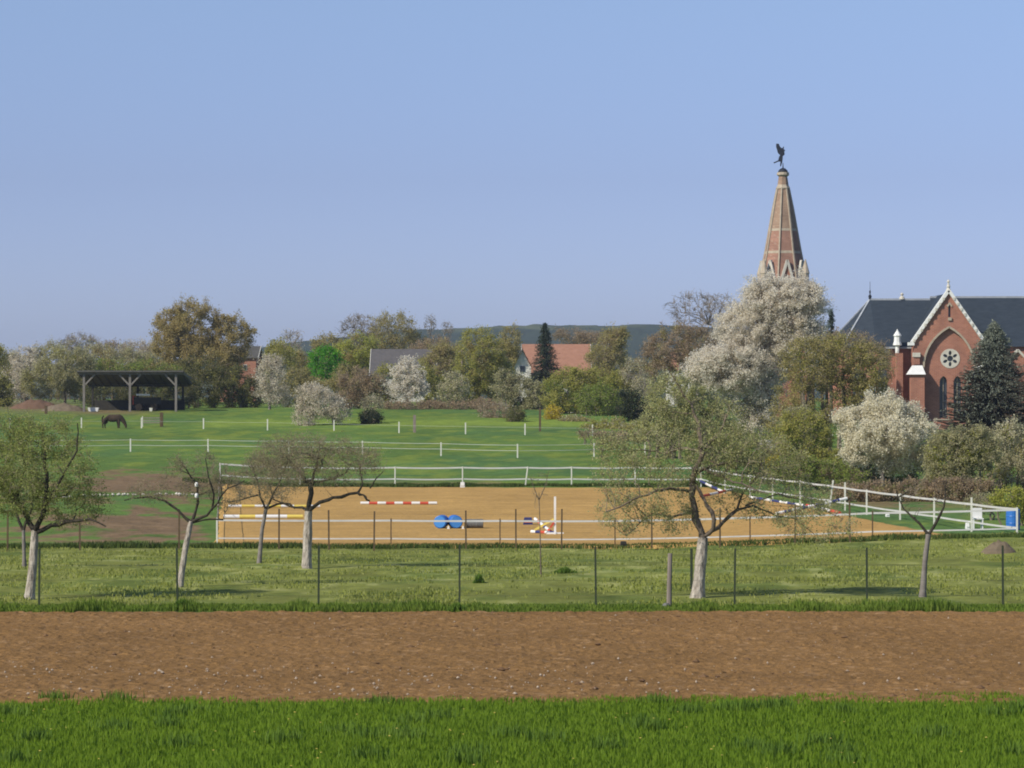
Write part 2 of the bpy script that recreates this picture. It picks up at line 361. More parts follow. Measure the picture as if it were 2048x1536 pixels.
# ------------------------------------------------------------------ grass and stones (uncountable)
def blades(name, X, D, hgt, wid, mat, label, cat, zoff=0.0, lean=.35):
    n = len(X); z = zg(X, D)+zoff; a = rng.uniform(0, 2*math.pi, n); la = rng.uniform(0, 2*math.pi, n); l = rng.uniform(0, lean, n)*hgt
    w = wid*rng.uniform(.6, 1.3, n)/2; ux = np.cos(a)*w; uy = np.sin(a)*w
    B = np.stack([X, D, z], -1); U = np.stack([ux, uy, 0*ux], -1); L = np.stack([np.cos(la)*l, np.sin(la)*l, hgt], -1)
    mid = B+L*np.array([.35, .35, .6]); tip = B+L
    V = np.stack([B-U, B+U, mid+U*.9, mid-U*.9, tip], 1); k = np.arange(n)[:, None]*5
    me = mesh_np(name, V, k+np.array([[0, 1, 2, 3]]), k+np.array([[3, 2, 4]]))
    return tag(link(name, me, None, [mat]), label, cat, kind='stuff')
def fieldnoise(X, D, s, seed): return fbm(X*s, D*s, seed)
G1 = leafmat('meadow_blade', [(.135,.215,.024), (.185,.29,.028), (.27,.37,.05)], 2.4, .55)
G2 = leafmat('bank_blade', [(.08,.13,.02), (.15,.22,.035), (.22,.27,.06)], 1.2, .4)
G3 = leafmat('orchard_blade', [(.19,.215,.045), (.29,.32,.075), (.43,.44,.17)], .5, .45)
n = 190000
D = 31+17.2*rng.random(n)**.9; X = rng.uniform(-.25, .25, n)*D
edgey = 47.0+.05*X+1.3*(fbm(X*.5, X*0, 5)-.5)*2+.9*(fbm(X*3, X*0, 6)-.5)*2
h = (.05+.09*rng.random(n)**1.5)*(.55+.9*fieldnoise(X, D, .9, 19)); k = D < edgey
blades('foreground_grass', X[k], D[k], h[k], .022, G1, 'bright green grass covering the ground in front of the ploughed field', 'grass')
# darker leafy tufts in it
n = 4200; ct = rng.integers(0, 46, n); cX = rng.uniform(-.2, .2, 46); cD = rng.uniform(35, 47.5, 46)
D = cD[ct]+rng.normal(0, .12, n); X = cX[ct]*cD[ct]+rng.normal(0, .14, n)
GT = leafmat('dark_tuft_blade', [(.085,.15,.03), (.13,.215,.035), (.18,.26,.05)], 2, .4)
blades('grass_tufts', X, D, .14+.12*rng.random(n), .02, GT, 'darker bluish green tufts scattered in the bright foreground grass', 'grass tufts')
n = 42000; D = 73.3+3.6*rng.random(n)**1.3; X = rng.uniform(-.25, .25, n)*D
k = D > 73.7+.9*(fbm(X*.5, X*0, 8)-.5)*2+.6*(fbm(X*2.5, X*0, 8)-.5)*2
cl_ = ss(.45, .75, fbm(X*.9, D*0, 14)); hh = (.06+(.08+.24*cl_)*rng.random(n))*np.where(D < 75.8, 1, .45)
blades('verge_grass', X[k], D[k], hh[k], .03, G2, 'strip of longer green grass along the far edge of the ploughed field', 'grass')
n = 75000; D = 76+50*rng.random(n)**1.15; X = rng.uniform(-.25, .25, n)*D
dens = fbm(X*.5, D*.35, 33); k = rng.random(n) < ss(.38, .62, dens)
blades('orchard_grass', X[k], D[k], .03+.08*rng.random(k.sum())*(.4+dens[k]), .045, G3, 'short pale olive grass under the orchard trees', 'grass', .02)
n = 22000; D = 122.3+2.6*rng.random(n); X = rng.uniform(-.25, .25, n)*D
D = D-3.5*ss(6, 22, X)
blades('arena_edge_grass', X, D, .12+.28*rng.random(n)*fbm(X*.5, D*0, 3), .04, leafmat('edge_blade', [(.04,.07,.015), (.08,.115,.03), (.12,.14,.05)], 1.2, .3), 'ragged longer grass along the near edge of the sand arena', 'grass', 0)
n = 14000; u = rng.random(n); D = 193.5+2*rng.random(n); X = -22+36*u
blades('arena_back_grass', X, D, .12+.3*rng.random(n)*fbm(X*.5, D*0, 4), .06, _leaf['edge_blade'], 'weedy grass strip along the back edge of the sand arena', 'grass', 0)
# weeds: separate little plants in the orchard
def weed(px, py, hpx, wpx, label):
    b = P(px, py); s = b.y/F; n = 520
    Xw = b.x+np.clip(rng.normal(0, .33, n), -.55, .55)*wpx*s; Dw = b.y+np.clip(rng.normal(0, .12, n), -.2, .2); r = np.abs(Xw-b.x)/(wpx*s)
    o = blades('weed', Xw, Dw, hpx*s*np.clip(1-r*1.4, .2, 1)*(.5+.5*rng.random(n)), .04, _leaf['dark_tuft_blade'], label, 'weed', 0, .5)
    del o["kind"]; return o
weed(958, 1168, 24, 20, 'spiky dark green weed tuft standing alone between two fence posts in the orchard')
weed(1130, 1146, 14, 42, 'low dark weed clump beside the thin young sapling')
weed(365, 1222, 30, 50, 'dark green weed clump on the verge below the leaning orchard tree')
weed(915, 1226, 24, 46, 'leafy weed clump on the verge at the foot of a wire fence post')
# flints on the ploughed field
ico = np.array([[0,0,1],[.9,0,.3],[.2,.85,.3],[-.7,.5,.3],[-.7,-.5,.3],[.3,-.8,.3],[0,0,-.6]]); ict = np.array([[0,1,2],[0,2,3],[0,3,4],[0,4,5],[0,5,1],[6,2,1],[6,3,2],[6,4,3],[6,5,4],[6,1,5]])
n = 520; D = 47.6+25*rng.random(n)**1.2; X = rng.uniform(-.24, .24, n)*D
X[:260] = rng.normal(-3.0, 4.5, 260); D[:260] = 47.4+rng.random(260)*7
sz = .012+.03*rng.random(n)**2.5
V = (ico[None]*sz[:, None, None]*rng.uniform(.6, 1.4, (n, 1, 3)))+np.stack([X, D, zg(X, D)+.075], -1)[:, None]
tag(link('field_stones', mesh_np('field_stones', V, None, (np.arange(n)[:, None, None]*7+ict[None]).reshape(-1, 3)), None, [M['stoneW']]), 'pale flints and clods scattered over the brown ploughed soil', 'stones', kind='stuff')

n = 70; D = 32+14*rng.random(n); X = rng.uniform(-.2, .2, n)*D
V = (ico[None]*np.array([1, 1, .45])*(.014+.01*rng.random(n))[:, None, None])+np.stack([X, D, zg(X, D)+.17], -1)[:, None]
tag(link('dandelions', mesh_np('dandelions', V, None, (np.arange(n)[:, None, None]*7+ict[None]).reshape(-1, 3)), None, [M['yellow']]), 'tiny yellow flowers sprinkled through the bright foreground grass', 'flowers', kind='stuff')
n = 260; D = 46.5+27*rng.random(n)**1.4; X = rng.uniform(-.23, .23, n)*D
V = (ico[None]*np.array([1.2, 1, .8])*(.03+.05*rng.random(n)**2)[:, None, None]*rng.uniform(.7, 1.3, (n, 7, 1)))+np.stack([X, D, zg(X, D)+.055], -1)[:, None]
tag(link('soil_clods', mesh_np('soil_clods', V, None, (np.arange(n)[:, None, None]*7+ict[None]).reshape(-1, 3)), None, [M['clod']]), 'darker lumps of turned soil lying on the ploughed field', 'clods', kind='stuff')
# ------------------------------------------------------------------ trees
def tubes(Pn, Rn, S=3):
    B, K, _ = Pn.shape
    T = np.empty_like(Pn); T[:, 1:-1] = Pn[:, 2:]-Pn[:, :-2]; T[:, 0] = Pn[:, 1]-Pn[:, 0]; T[:, -1] = Pn[:, -1]-Pn[:, -2]
    T /= np.linalg.norm(T, axis=-1, keepdims=True)+1e-9
    U = np.cross(T, np.array([.31, .77, .17])); U /= np.linalg.norm(U, axis=-1, keepdims=True)+1e-9; W = np.cross(T, U)
    a = np.arange(S)*2*math.pi/S
    V = Pn[:, :, None]+(U[:, :, None]*np.cos(a)[None, None, :, None]+W[:, :, None]*np.sin(a)[None, None, :, None])*Rn[:, :, None, None]
    b = (np.arange(B)*K*S)[:, None, None]; k = (np.arange(K-1)*S)[None, :, None]; s = np.arange(S)[None, None, :]; s2 = (s+1) % S
    return V.reshape(-1, 3), np.stack([b+k+s, b+k+s2, b+k+S+s2, b+k+S+s], -1).reshape(-1, 4)
def merge(parts):
    V = []; Q = []; c = 0; mi = []
    for v, q, m in parts:
        V.append(v); Q.append(q+c); mi.append(np.full(len(q), m)); c += len(v)
    return np.concatenate(V), np.concatenate(Q), np.concatenate(mi)
def lobe_pts(lobes, n, lo, hi, r):
    vol = np.array([l[3]*l[5] for l in lobes])**1.0; ch = r.choice(len(lobes), n, p=vol/vol.sum())
    L = np.array(lobes)[ch]; v = r.normal(size=(n, 3)); v /= np.linalg.norm(v, axis=1, keepdims=True)
    rad = (lo**3+(hi**3-lo**3)*r.random(n))**(1/3)
    if hi > 1: rad = rad*np.exp(r.normal(size=n)*.11)
    return L[:, :3]+v*L[:, 3:6]*rad[:, None]
def attach(T, N, NR, K, r, up=.12, wob=.10, zpref=.5):
    d = np.linalg.norm(T[:, None]-N[None], axis=2)+zpref*np.maximum(0, N[None, :, 2]-T[:, None, 2])
    j = d.argmin(1); A = N[j]; L = np.linalg.norm(T-A, axis=1)
    t = np.linspace(0, 1, K)[None, :, None]; P_ = A[:, None]*(1-t)+T[:, None]*t
    bow = np.sin(math.pi*t); off = r.normal(size=(len(T), 1, 3))*wob; off[..., 2] += up
    P_ = P_+bow*off*L[:, None, None]
    P_[:, 1:-1] += r.normal(size=(len(T), K-2, 3))*L[:, None, None]*.035
    return P_, L, NR[j]
def leaves(B, n, size, spread, r, tmin=.25, flat=.62, down=0.0):
    wt = r.exponential(size=len(B))**.8+.05; b = r.choice(len(B), n, p=wt/wt.sum()); K = B.shape[1]; t = (tmin+(1-tmin)*r.random(n))*(K-1); i = np.minimum(t.astype(int), K-2); f = (t-i)[:, None]
    c = B[b, i]*(1-f)+B[b, i+1]*f+r.normal(size=(n, 3))*spread
    u = r.normal(size=(n, 3)); u[:, 2] -= down; u /= np.linalg.norm(u, axis=1, keepdims=True)
    v = np.cross(u, r.normal(size=(n, 3))); v /= np.linalg.norm(v, axis=1, keepdims=True)+1e-9
    s = size*(.55+.8*r.random(n))[:, None]/2
    V = np.stack([c-u*s, c+v*s*flat, c+u*s, c-v*s*flat], 1)
    return V.reshape(-1, 3), (np.arange(n)[:, None]*4+np.arange(4)[None])
PAL = {
 'olive': [(0.18, 0.175, 0.045), (0.31, 0.3, 0.08), (0.41, 0.38, 0.125)],
 'dark': [(0.065, 0.07, 0.03), (0.13, 0.13, 0.05), (0.2, 0.19, 0.08)],
 'yellowgreen': [(0.2, 0.225, 0.04), (0.33, 0.345, 0.07), (0.42, 0.41, 0.11)],
 'green': [(0.11, 0.15, 0.035), (0.2, 0.25, 0.06), (0.29, 0.32, 0.09)],
 'bright': [(.04,.16,.012), (.09,.28,.02), (.15,.38,.04)],
 'bud': [(.23,.18,.075), (.32,.26,.11), (.40,.33,.16)],
 'greyolive': [(0.22, 0.21, 0.105), (0.33, 0.315, 0.17), (0.45, 0.415, 0.26)],
 'redbrown': [(0.2, 0.15, 0.095), (0.3, 0.225, 0.145), (0.4, 0.31, 0.21)],
 'browngreen': [(0.2, 0.17, 0.065), (0.32, 0.28, 0.11), (0.4, 0.355, 0.165)],
 'grey': [(.20,.18,.165), (.30,.27,.25), (.40,.36,.34)],
 'blossom': [(0.53, 0.485, 0.4), (0.62, 0.58, 0.495), (0.63, 0.6, 0.525)],
 'cream': [(0.5, 0.47, 0.34), (0.625, 0.59, 0.46), (0.63, 0.61, 0.51)],
 'beige': [(0.38, 0.335, 0.25), (0.5, 0.45, 0.35), (0.57, 0.52, 0.42)],
 'greenwhite': [(.24,.24,.11), (.43,.40,.25), (.62,.57,.44)],
 'conifer': [(.025,.038,.026), (.05,.065,.045), (.09,.105,.07)],
 'spruce': [(0.1, 0.115, 0.09), (0.18, 0.2, 0.155), (0.3, 0.32, 0.25)],
 'forsythia': [(.28,.22,.03), (.46,.36,.04), (.54,.44,.08)],
 'apple': [(.19,.195,.075), (.32,.32,.14), (.46,.45,.25)],
 'appleleaf': [(.15,.18,.05), (.25,.28,.09), (.35,.37,.15)],
 'appletwig': [(.16,.14,.085), (.25,.215,.13), (.29,.27,.14)],
 'evergreen': [(.022,.032,.02), (.045,.058,.03), (.08,.09,.045)],
}
UNDER = {'apple', 'appletwig'}
def tree(name, label, d, lobes, pal, cat='tree', base=None, trunk_r=None, dens=.55, leaf=3.0, spread=3.5, n3=260, n2=50, n1=10,
         shrub=False, limbs=None, trunk=None, bark='barkbrown', trunkmat=None, tw=None, group=None, seed=0, up=.12, depth=.8, flat=.62, pal2=None, forkr=None, hole=0):
    """lobes: (cx, cy, rx, ry) as seen at distance d; limbs: hand-placed polylines; every size becomes metres at d"""
    r = np.random.default_rng(seed+int(d*7)+int(lobes[0][0]*3)); s = d/F
    W = [((cx-1024)*s, d+r.normal()*rx*s*.2, (768-cy)*s, rx*s, max(rx, ry)*s*depth if rx < 90 else rx*s*.6, ry*s) for cx, cy, rx, ry in lobes]
    bx = base if base is not None else lobes[0][0]; g0 = G(bx, d); area = sum(l[2]*l[3]*3.1 for l in lobes)
    zmin = min(l[2]-l[5] for l in W); ztop = max(l[2]+l[5] for l in W); H = ztop-g0.z
    tr = trunk_r if trunk_r else max(.06, H*.022)
    N = []; NR = []; tparts = []
    if shrub:
        ns = max(4, int(len(W)*4)); st = []
        for l in W:
            for q in range(4):
                x = l[0]+r.uniform(-.6, .6)*l[3]; y = l[1]+r.uniform(-.5, .5)*l[4]; z = float(zg(x, y))-.1
                st.append([(x, y, z), (x+r.normal()*.1, y, z+(l[2]-z)*.35), (x+r.normal()*.2*l[3], y, z+(l[2]-z)*.75)])
        st = np.array(st); N.append(st.reshape(-1, 3)); NR.append(np.tile([tr, tr*.7, tr*.4], len(st)))
        v, q = tubes(st, np.tile([tr, tr*.8, tr*.5], (len(st), 1)), 4); tparts.append((v, q, 0))
        trunk_obj = None
    elif limbs is None:
        top = np.array([np.mean([l[0] for l in W]), d, g0.z+H*.72]); b0 = np.array(g0)
        K = 8; t = np.linspace(0, 1, K)[:, None]; ax = b0*(1-t)+top*t; ax[1:-1, 0] += r.normal(size=K-2)*H*.012
        ax[:, 0] = b0[0]+(top[0]-b0[0])*(t[:, 0]**1.6); ax[0, 2] -= .15
        rr = tr*(1-.75*t[:, 0]); rr[0] *= 1.35
        N.append(ax[2:]); NR.append(rr[2:])
        v, q = tubes(ax[None], rr[None], 7); tparts.append((v, q, 1))
    else:
        for li, (pts, r0, r1) in enumerate(limbs):
            p = np.array([((x-1024)*s, d+(dy if True else 0), (768-y)*s) for x, y, dy in pts], float)
            if li == 0: p[0, 2] = zg(p[0, 0], d)-.08
            # resample and roughen
            seg = np.concatenate([[0], np.cumsum(np.linalg.norm(np.diff(p, axis=0), axis=1))]); K = max(6, int(seg[-1]/.22))
            tt = np.linspace(0, seg[-1], K); pp = np.stack([np.interp(tt, seg, p[:, c]) for c in range(3)], 1)
            if li: pp[1:-1] += r.normal(size=(K-2, 3))*r0*s*.35
            rr = np.linspace(r0*s, r1*s, K)*(1+(.12 if li else .05)*r.normal(size=K))
            if li == 0: rr[0] *= 1.35; rr[1] *= 1.1
            if li or forkr: N.append(pp[1:]); NR.append(rr[1:])
            v, q = tubes(pp[None], rr[None], 8); tparts.append((v, q, 1 if li == 0 else 0))
    N = np.concatenate(N); NR = np.concatenate(NR)
    root = None
    # level 1..3
    bs = []; Kp = 5
    tmn = tw if tw else .16*s*2.2
    for lev, (nn, lo, hi, kf) in enumerate(((n1, .25, .7, .030), (n2, .45, .95, .024), (n3, .72, 1.04, .016))):
        if nn <= 0: continue
        T = lobe_pts(W, nn, lo, hi, r)
        zz = zg(T[:, 0], T[:, 1])+.05; T[:, 2] = np.maximum(T[:, 2], zz)
        Bp, L, jr = attach(T, N, NR, Kp, r, up if lev < 2 else up*.6)
        r0 = np.maximum(np.minimum(jr*.8, L*kf), tmn*1.3); r1 = np.maximum(r0*.35, tmn*.6)
        Rr = r0[:, None]+(r1-r0)[:, None]*np.linspace(0, 1, Kp)[None]
        bs.append((Bp, Rr)); N = np.concatenate([N, Bp[:, 1:].reshape(-1, 3)]); NR = np.concatenate([NR, Rr[:, 1:].ravel()])
    tw_parts = [];
    for i, (Bp, Rr) in enumerate(bs):
        v, q = tubes(Bp, Rr, 4 if i == 0 else 3)
        (tparts if i == 0 and not shrub else tw_parts).append((v, q, 0))
    nl = int(area*dens*(1.7 if limbs is None else 1.15))
    fine = bs[-1][0]
    parts = list(tw_parts)
    if nl > 0:
        a, q = leaves(fine, int(nl*.78), leaf*s, spread*s, r, flat=flat); parts.append((a, q, 1))
        a, q = leaves(bs[-2][0], int(nl*.22)+1, leaf*s, spread*s*1.2, r, flat=flat); parts.append((a, q, 2 if pal2 else 1))
    mats = [M['twig'] if bark != 'barkdark' or limbs is not None else M[bark], leafmat('foliage_'+pal, PAL[pal], 6/(s*60) if s > .02 else 1.2)]
    if pal2: mats.append(leafmat('foliage_'+pal2, PAL[pal2], 1.2))
    if shrub:
        V, Q, mi = merge(tparts+parts); me = mesh_np(name, V, Q, midx=mi)
        return tag(link(name, me, None, mats), label, cat, group)
    root = empty(name, g0, label, cat, group)
    V, Q, mi = merge(tparts); me = mesh_np('trunk', V, Q, midx=mi, smooth=True)
    link('trunk', me, root, [M[bark], M[trunkmat or bark]])
    V, Q, mi = merge(parts); me = mesh_np('crown', V, Q, midx=mi)
    link('crown', me, root, mats)
    return root
def conifer(name, label, d, cx, ytop, ybot, hw, pal, n=420, leaf=4.0, dens=16, group=None):
    r = np.random.default_rng(int(cx)); s = d/F; g0 = G(cx, d); x0 = g0.x; zt = (768-ytop)*s; zb = (768-ybot)*s; H = zt-zb
    f = r.random(n)**.85*.99; rr = 1.15*hw*s*(1-f)**.72*(.62+.48*r.random(n)); a = r.random(n)*2*math.pi
    K = 5; t = np.linspace(0, 1, K)[None, :]
    X = x0+np.cos(a)[:, None]*rr[:, None]*t; Y = d+np.sin(a)[:, None]*rr[:, None]*t
    Z = (zb+H*f)[:, None]+rr[:, None]*(-.42*t+.30*t**3)+.03*H*(1-t)
    B = np.stack([X, Y, Z], -1); th = np.maximum(rr*.02, .012)[:, None]*np.linspace(1, .3, K)[None]
    v, q = tubes(B, th, 3); parts = [(v, q, 0)]
    w = leaves(B, n*dens, leaf*s, leaf*s*.42, r, .12, .35, down=.5); parts.append((*w, 1))
    B2 = np.array([[(x0, d, zt-.08*H), (x0, d, zt-.05*H), (x0, d, zt-.02*H), (x0, d, zt)]]*1, float)
    w = leaves(B2, 40, leaf*s*.7, leaf*s*.15, r, 0, .35); parts.append((*w, 1))
    root = empty(name, g0, label, 'tree', group)
    ax = np.array([[(x0, d, g0.z-.2), (x0, d, g0.z+(zt-g0.z)*.5), (x0, d, zt)]], float)
    v, q = tubes(ax, np.array([[.02*H+.05, .012*H+.03, .02]]), 7)
    link('trunk', mesh_np('trunk', v, q, smooth=True), root, [M['barkbrown']])
    V, Q, mi = merge(parts); link('crown', mesh_np('crown', V, Q, midx=mi), root, [M['barkdark'], leafmat('needles_'+pal, PAL[pal], 1.0, .15)])
    return root

# --- orchard (hand-placed limbs)
ORG = 'old fruit trees in the orchard behind the wire fence'
tree('orchard_tree', 'large leafy fruit tree at the left edge with a pale trunk', 79, [(70,935,125,85),(0,900,70,80),(95,875,80,50),(150,1005,75,48),(30,990,80,45)], 'appleleaf',
     base=62, limbs=[([(58,1198,0),(66,1130,0),(70,1060,0)],9.5,8), ([(70,1062,0),(48,1030,.2),(30,1000,.3),(5,970,.2),(-30,950,0)],6,2.5), ([(70,1062,0),(90,1025,-.3),(100,975,-.5),(96,900,-.4),(90,860,-.4)],6,2), ([(70,1065,0),(115,1050,-.2),(150,1038,-.5),(185,1035,-.7),(220,1050,-.8)],5,1.5), ([(95,1010,-.3),(130,960,-.9),(165,900,-1.1),(168,845,-1.2)],3.5,1.2), ([(30,1000,.3),(40,940,.8),(30,880,.9)],3.5,1.4)],
     trunkmat='barkpale', bark='barkdark', n1=16, n2=170, n3=1300, dens=.36, leaf=3.6, spread=6, tw=.0045, group=ORG, depth=.7)
tree('orchard_tree', 'slim fruit tree half hidden behind the large leafy tree at the left edge', 98, [(45,960,60,55)], 'apple', base=48,
     limbs=[([(49,1135,0),(47,1060,0)],4,3.3), ([(47,1062,0),(30,1020,0),(15,980,.2)],3,1.2), ([(47,1062,0),(65,1010,0),(75,950,0)],3,1.2)], trunkmat='barkgrey', bark='barkdark', n1=8, n2=60, n3=260, dens=.2, leaf=4, spread=4, tw=.006, group=ORG)
tree('orchard_tree', 'leaning fruit tree with a pale trunk and sparse brown twigs', 85, [(390,950,70,50),(300,985,50,22),(450,980,40,40)], 'appletwig', base=365,
     limbs=[([(358,1168,0),(372,1090,0),(382,1042,0)],7,5.5), ([(382,1045,0),(352,1018,0),(322,998,.2),(285,993,.3),(245,1002,.4)],3.2,1), ([(384,1042,0),(392,1010,.3),(393,975,.3)],3.4,2.6), ([(384,1043,0),(415,1032,-.2),(432,1012,-.3),(448,985,-.4),(492,960,-.4)],3,1), ([(384,1045,0),(412,1040,.2),(445,1040,.2)],2.6,1.4), ([(425,1020,-.2),(432,985,-.5),(420,950,-.6),(415,915,-.6)],2.5,.8), ([(392,975,.3),(370,940,.4),(350,915,.4)],2,.8)],
     trunkmat='barkpale', bark='barkdark', n1=10, n2=80, n3=600, dens=.34, leaf=2.6, spread=5, tw=.0038, group=ORG)
tree('orchard_tree', 'thin forked fruit tree just left of the stout one', 104, [(530,960,75,48),(560,920,70,40)], 'appletwig', base=520,
     limbs=[([(518,1117,0),(524,1060,0),(532,1018,0)],4.6,4), ([(532,1020,0),(520,995,0),(515,965,.2),(500,925,.2)],2.8,.9), ([(532,1018,0),(560,1006,.2),(575,1008,.3),(588,1018,.4)],2.5,1.6), ([(532,1018,0),(555,975,-.3),(575,930,-.4)],2.6,.9), ([(516,990,0),(480,1000,.1),(455,1005,.1)],2,.8)],
     trunkmat='barkgrey', bark='barkdark', n1=10, n2=80, n3=800, dens=.36, leaf=2.6, spread=5, tw=.0038, group=ORG)
tree('orchard_tree', 'stout fruit tree with dark crooked limbs and bare brown twigs in front of the arena', 98, [(640,920,130,52),(590,905,80,45),(690,925,75,42),(560,955,70,35)], 'appletwig', base=615,
     limbs=[([(613,1137,0),(615,1080,0),(617,1022,0)],10.5,8.5), ([(617,1025,0),(621,990,0),(625,962,0)],5.5,5), ([(619,1020,0),(640,1002,-.3),(672,994,-.5),(700,990,-.6),(718,984,-.7)],4.4,2.6), ([(718,984,-.7),(733,992,-.8),(742,1000,-.8)],2.8,2), ([(718,984,-.7),(728,968,-.7),(722,940,-.6)],2.2,.9),
            ([(625,964,0),(612,962,.1),(604,955,.2)],4.2,3), ([(606,956,.2),(585,930,.5),(560,905,.6)],2.6,.8), ([(625,964,0),(655,960,.2),(690,948,.2),(700,930,.2)],2.4,.9), ([(617,1022,0),(598,1010,.2),(588,1018,.3),(572,1010,.3),(545,1000,.4)],3,1.2), ([(625,962,0),(635,920,.1),(640,885,.1)],2.6,.8), ([(742,975,-.7),(755,955,-.8),(768,942,-.8)],1.6,.6)],
     trunkmat='barkpale', bark='barkdark', n1=14, n2=170, n3=1400, dens=.34, leaf=2.6, spread=6, tw=.0036, group=ORG, depth=.5)
tree('orchard_tree', 'broad spreading fruit tree in young pale leaf with a looping fork', 79.5, [(1390,900,180,60),(1330,800,50,50),(1440,850,70,55),(1290,965,115,50),(1500,920,120,60),(1550,1000,130,50),(1630,1050,85,38),(1265,1030,70,42),(1350,1035,60,38),(1230,900,60,35)], 'apple', base=1398,
     limbs=[([(1395,1202,0),(1400,1140,0),(1406,1075,0)],14,11), ([(1406,1078,0),(1394,1040,0),(1386,1000,0),(1384,955,0)],8.5,6.5), ([(1404,1075,0),(1420,1062,-.2),(1426,1030,-.3),(1412,1010,-.2)],5,4), ([(1412,1010,-.2),(1404,990,-.1),(1390,965,0)],3.6,3), ([(1408,1073,0),(1435,1060,.3),(1462,1036,.6),(1478,1022,.7)],5.5,3.6), ([(1478,1022,.7),(1510,1012,.8),(1560,1035,1.0),(1600,1042,1.1),(1640,1075,1.2)],3,.8), ([(1478,1022,.7),(1490,985,.6),(1520,950,.5),(1530,900,.5)],2.6,.7),
            ([(1384,965,0),(1392,930,-.3),(1405,905,-.4),(1395,895,-.4)],6.5,5), ([(1398,900,-.4),(1365,893,0),(1330,908,.3),(1290,899,.5),(1255,906,.5),(1215,886,.5)],2.6,.7), ([(1384,985,0),(1340,975,-.4),(1290,985,-.8),(1240,1010,-1),(1210,1020,-1)],4,1.2), ([(1388,1020,0),(1350,1035,.4),(1300,1030,.7),(1255,1075,.8)],3.2,1), ([(1400,900,-.4),(1400,850,-.2),(1370,790,0),(1340,745,0)],4.5,1), ([(1402,900,-.4),(1440,860,.2),(1470,800,.4)],4,1), ([(1386,950,0),(1430,930,.6),(1500,925,.9),(1560,940,1.0)],4,1.2), ([(1495,1014,.8),(1560,990,.8),(1620,1005,.6),(1690,1040,.5)],2,.6), ([(1412,940,.3),(1460,960,-.8),(1530,985,-1.1)],3,1)],
     trunkmat='barkpale', bark='barkbrown', n1=22, n2=260, n3=2000, dens=.20, leaf=3.8, spread=6, tw=.0042, group=ORG, depth=.5)
tree('orchard_tree', 'nearly bare slender tree forking in a wide Y at the right of the orchard', 80, [(1850,990,60,35)], 'appletwig', base=1848,
     limbs=[([(1845,1192,0),(1850,1120,0),(1857,1068,0)],6.5,5), ([(1857,1070,0),(1838,1048,0),(1808,1018,.1)],3.4,1.6), ([(1857,1070,0),(1872,1045,0),(1886,1020,-.1),(1889,970,-.1)],3.2,1.2), ([(1808,1018,.1),(1795,990,.1),(1790,960,.1)],1.6,.6)], trunkmat='barkgrey', bark='barkdark', n1=0, n2=16, n3=60, dens=.02, leaf=2.5, spread=3, tw=.004, group=ORG)
tree('sapling', 'thin bare young sapling standing alone in front of the arena', 92, [(1080,975,20,40)], 'appletwig', base=1082, limbs=[([(1082,1146,0),(1080,1060,0),(1078,985,0)],1.7,.6), ([(1078,1000,0),(1066,970,0),(1058,950,0)],1,.4), ([(1078,1000,0),(1092,968,0),(1098,940,0)],1,.4)], bark='barkbrown', n1=0, n2=10, n3=30, dens=.04, leaf=2, spread=3, tw=.004)

# --- far village and meadow trees, nearest rows last
T = tree
belt = []
for k_, (a_, b_, y_, p1_, p2_) in enumerate(((-40, 330, 728, 'greyolive', 'bud'), (480, 760, 738, 'browngreen', 'olive'), (740, 1100, 742, 'olive', 'browngreen'), (1080, 1480, 745, 'browngreen', 'bud'))):
    o_ = T('distant_wood', 'soft mass of budding trees closing the gaps behind the village, part %s' % ('one','two','three','four')[k_], 455+4*k_, [(x_, y_+12*math.sin(x_*.05), 42, 34) for x_ in range(a_, b_, 48)], p1_, 'wood', shrub=True, n3=1300, n2=200, dens=.75, leaf=2.8, pal2=p2_)
    o_["kind"] = "stuff"; o_["label"] = ('hazy olive wood behind the shelter at the far left', 'brownish wood behind the bright green round tree', 'olive wood behind the grey barn', 'brownish wood behind the terracotta roofed house')[k_]
T('bare_tree', 'slender bare tree poking above the far ridge, left of its twin', 520, [(860,648,13,18)], 'grey', base=861, n1=5, n2=18, n3=90, dens=.3, leaf=2.2, bark='barkgrey', spread=3)
T('bare_tree', 'shorter bare tree poking above the far ridge, right of its twin', 520, [(895,657,13,15)], 'grey', base=895, n1=5, n2=18, n3=90, dens=.3, leaf=2.2, bark='barkgrey', spread=3)
T('bare_tree', 'grey twiggy bare tree behind the yellow green tree, left of the round brown one', 480, [(715,660,38,34),(745,665,30,30)], 'grey', n3=500, n2=80, dens=.35, leaf=2.2, bark='barkgrey', up=.2)
T('village_tree', 'round topped brown tree just above the grey tiled barn roof', 470, [(787,668,48,44),(830,690,30,25),(760,690,35,25)], 'browngreen', n3=500, n2=80, dens=.75, leaf=2.6, bark='barkbrown')
T('village_tree', 'small olive brown tree above the bright green round tree', 462, [(655,690,32,22)], 'browngreen', dens=.8)
T('bare_tree', 'pale pinkish bare tree right of the tall olive green tree', 480, [(583,685,24,26)], 'beige', n3=300, dens=.25, leaf=2.2, bark='barkgrey')
T('village_tree', 'pinkish brown twiggy tree left of the big golden tree', 470, [(275,700,45,22),(300,712,30,20)], 'beige', n3=300, dens=.7, leaf=2.6, pal2='redbrown')
T('village_tree', 'pale brown twiggy treetop behind the open shelter roof', 465, [(225,705,45,24)], 'redbrown', n3=300, dens=.6, leaf=2.6, pal2='beige')
T('village_tree', 'grey brown treetop behind the grey green tree at the left', 465, [(160,690,40,24)], 'grey', n3=300, dens=.55, leaf=2.6, pal2='greyolive')
T('bare_tree', 'grey bare tree with fine upright twigs left of the huge white blossoming cherry', 400, [(1395,630,62,46),(1440,620,40,36)], 'grey', n3=900, n2=120, n1=14, dens=.12, leaf=2.0, bark='barkgrey', up=.3)
